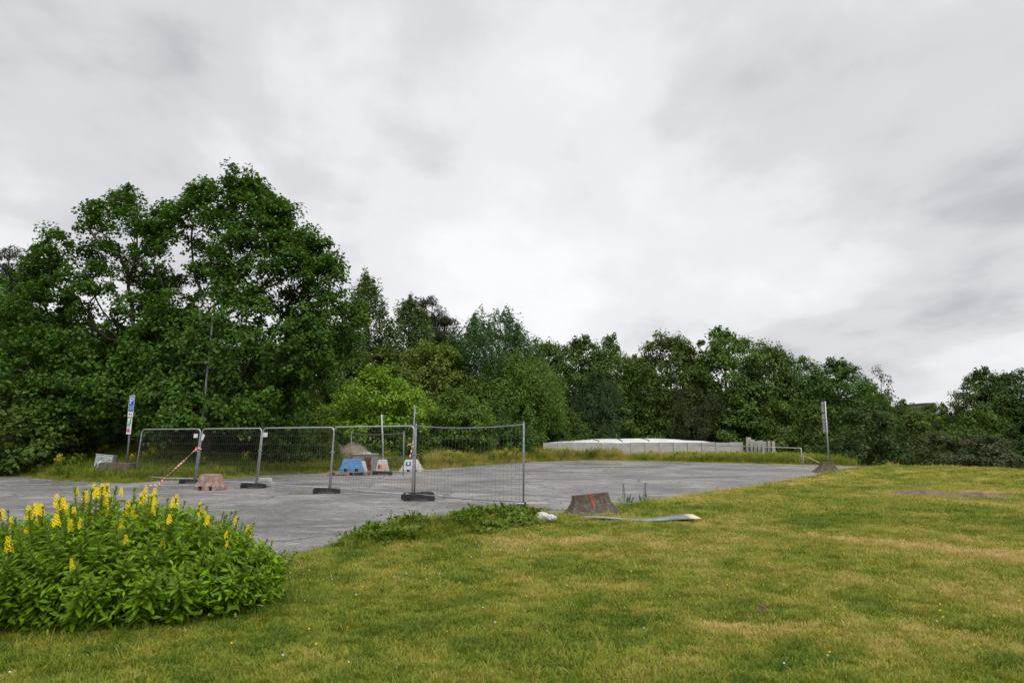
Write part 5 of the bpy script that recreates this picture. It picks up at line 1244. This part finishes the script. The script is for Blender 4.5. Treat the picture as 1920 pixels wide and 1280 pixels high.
# broad leaved weeds on the hump and in the far verge
M['weed_leaf'] = leaf_mat('weed_leaf', (0.14, 0.22, 0.02), 0.4, 0.3, 0.5, False, clump_scale=1.5)
M['weed_yellow'] = leaf_mat('weed_flower', (0.62, 0.52, 0.03), 0.3, 0.2, 0.6, False, yellow=(1, 1, .6))
C_weed = coll('leafy_weeds'); C_herb = coll('tall_herbs')
for k in range(5):
    rw = random.Random(500 + k); V, F = [], []
    for q in range(34):
        a = rw.uniform(0, 6.28); e = rw.uniform(0.0, 1.2); d = Vector((math.cos(a) * math.cos(e), math.sin(a) * math.cos(e), math.sin(e)))
        lance_leaf(V, F, Vector((rw.uniform(-.1, .1), rw.uniform(-.1, .1), rw.uniform(0, .10))), d, Vector((0, 0, 1)) - d * .2, rw.uniform(.06, .13), rw.uniform(.025, .05), rw.uniform(.1, .5))
    source(C_weed, poly_mesh(f'leafy_weed_{k}', V, F), M['weed_leaf'])
    V, F = [], []
    for q in range(70):
        z = rw.uniform(0.05, 0.9); a = rw.uniform(0, 6.28); e = rw.uniform(-.1, .9); r2 = rw.uniform(0, .16) * (1.1 - z); d = Vector((math.cos(a) * math.cos(e), math.sin(a) * math.cos(e), math.sin(e)))
        lance_leaf(V, F, Vector((math.cos(a) * r2, math.sin(a) * r2, z)), d, Vector((0, 0, 1)) - d * .2, rw.uniform(.10, .22), rw.uniform(.04, .08), rw.uniform(.1, .5))
    nl = len(F)
    if k % 2 == 0:
        for q in range(60):
            z = rw.uniform(0.75, 1.05); a = rw.uniform(0, 6.28); r2 = rw.uniform(0, .16); d = Vector((math.cos(a), math.sin(a), .8)); lance_leaf(V, F, Vector((math.cos(a) * r2, math.sin(a) * r2, z)), d, Vector((0, 0, 1)) - d * .2, .05, .045, .1)
    me = poly_mesh(f'tall_herb_{k}', V, F); me.materials.append(M['weed_leaf']); me.materials.append(M['weed_yellow'])
    me.polygons.foreach_set('material_index', np.array([0] * nl + [1] * (len(F) - nl), dtype=np.int32)); source(C_herb, me, None)
rng = np.random.default_rng(123)
X = rng.uniform(-3.6, 1.4, 6000); Y = rng.uniform(9.5, 14.2, 6000); mk, s, _ = lawn_mask(X, Y)
mk &= rng.uniform(size=len(X)) < 0.5 * np.exp(-(seg_d(X, Y, (-2.2, 10.7), (0.1, 12.8)) / 0.5) ** 2) * sstep(0.4, 0.6, fbm(X * 2.5, Y * 2.5, 81))
X, Y = X[mk], Y[mk]; scatter('hump_weeds', 'broad leaved weeds covering the hump beside the asphalt', 'weeds', np.stack([X, Y, terrain(X, Y)], 1), rng.uniform(.5, 1.2, len(X)), X * 0, C_weed, 5, rng, .3)
X, Y = frustum_points(26000, 26, 52, rng); s, idx = poly_sd(X, Y)
mk = (s > 0.25) & (s < 6) & (idx >= len(NEAR) - 1) & (idx < len(POLY) - 3) & (rng.uniform(size=len(X)) < np.where(X < -5, 0.04, 0.30) * sstep(0.35, 0.65, fbm(X * .9, Y * .9, 82)))
X, Y = X[mk], Y[mk]; scatter('verge_herbs', 'tall leafy herbs with yellow flowers in the far verge', 'weeds', np.stack([X, Y, terrain(X, Y) - .02], 1), rng.uniform(.4, 0.95, len(X)) * np.where(X > 7.5, .7, 1), X * 0, C_herb, 5, rng, .15)

# loose stones and leaf litter on the worn asphalt near the lawn
C_grit = coll('grit')
for k in range(3):
    bm = bmesh.new(); bmesh.ops.create_icosphere(bm, subdivisions=1, radius=0.02)
    for v in bm.verts: v.co *= random.uniform(.6, 1.2); v.co.z = v.co.z * .6 + .006
    me = bpy.data.meshes.new(f'stone_{k}'); bm.to_mesh(me); bm.free(); source(C_grit, me, M['soil' if k == 0 else 'concrete'])
X, Y = frustum_points(60000, 8, 26, rng); s, idx = poly_sd(X, Y)
mk = (s < -0.02) & (rng.uniform(size=len(X)) < 0.30 * np.exp(s / 0.5) + 0.06 * sstep(.55, .7, fbm(X * .8, Y * .8, 91)))
X, Y = X[mk], Y[mk]; scatter('loose_grit', 'loose grit and small stones strewn over the worn asphalt', 'grit', np.stack([X, Y, X * 0], 1), rng.uniform(.25, 1.0, len(X)) ** 1.5, X * 0, C_grit, 3, rng, 1.0)
# dry stalks and seedlings in the cracks
X, Y = frustum_points(9000, 8, 30, rng); s, idx = poly_sd(X, Y); mk = (s < -0.02) & (rng.uniform(size=len(X)) < 0.35 * np.exp(s / 0.25) + 0.02 * sstep(.6, .7, fbm(X * 1.1, Y * 1.1, 93)))
X, Y = X[mk], Y[mk]; scatter('crack_weeds', 'small dry weeds growing from cracks in the asphalt', 'weeds', np.stack([X, Y, X * 0], 1), rng.uniform(.2, .6, len(X)), rng.uniform(.3, .95, len(X)), C_rough, 5, rng, .25)

# blue-violet flower spikes beside the brown barrier
M['violet'] = leaf_mat('violet_petal', (0.11, 0.095, 0.22), 0.4, 0.2, 0.6, False, yellow=(1, 1, 1))
def bugloss(label, px_, py_, hts):
    x_, y_ = gp(px_, py_, 0.05); z_ = tz(x_, y_)
    t = thing('violet_flower_plant', label, 'flower plant', (x_, y_, z_), 0, 'violet flowers by the barrier')
    rg2 = random.Random(px_)
    for k, (dx, h) in enumerate(hts):
        top_ = Vector((dx + rg2.uniform(-.02, .02), rg2.uniform(-.08, .08), h)); b0 = Vector((dx * 0.5, 0, -0.02))
        bm = bmesh.new(); tube(bm, [b0, b0.lerp(top_, .5) + Vector((.01, 0, 0)), top_], .005, 5); obj('stem', bm, M['stem'], t)
        V, F = [], []
        for q in range(40):
            u = q / 40; a = q * 2.4; r2 = 0.055 * h * (1 - .7 * u); c = b0.lerp(top_, 0.40 + 0.60 * u) + Vector((math.cos(a) * r2, math.sin(a) * r2, 0)); ax = Vector((math.cos(a), math.sin(a), .4)).normalized(); t1 = ax.orthogonal().normalized(); t2 = ax.cross(t1); s2 = (.010 + .016 * h) * (1 - .4 * u)
            i0 = len(V); V += [tuple(c - t1 * s2), tuple(c - t2 * s2 * .7 + ax * s2), tuple(c + t1 * s2), tuple(c + t2 * s2 * .7 + ax * s2)]; F.append((i0, i0 + 1, i0 + 2, i0 + 3))
        me = bpy.data.meshes.new('flower_spike'); me.from_pydata(V, [], F); obj('flower_spike', me, M['violet'], t)
    V, F = [], []
    for q in range(26):
        a = rg2.uniform(0, 6.28); e = rg2.uniform(.2, 1.1); d = Vector((math.cos(a) * math.cos(e), math.sin(a) * math.cos(e), math.sin(e))); lance_leaf(V, F, Vector((rg2.uniform(-.1, .1), rg2.uniform(-.06, .06), rg2.uniform(0, .15))), d, Vector((0, 0, 1)), rg2.uniform(.1, .18), .03, .3)
    obj('leaves', poly_mesh('leaves', V, F), M['bush_leaf'], t)
bugloss('violet flower spikes nearest the brown barrier, one tall and several short', 1172, 948, [(-0.03, 0.50), (0.05, 0.22), (0.13, 0.26), (0.19, 0.20)])
bugloss('single tall violet flower spike right of the other violet spikes', 1207, 944, [(0.03, 0.48), (-0.10, 0.20)])

scene.render.engine = 'CYCLES'
scene.cycles.use_denoising = True
scene.cycles.max_bounces = 4; scene.cycles.diffuse_bounces = 3; scene.cycles.glossy_bounces = 2; scene.cycles.transmission_bounces = 3; scene.cycles.transparent_max_bounces = 4
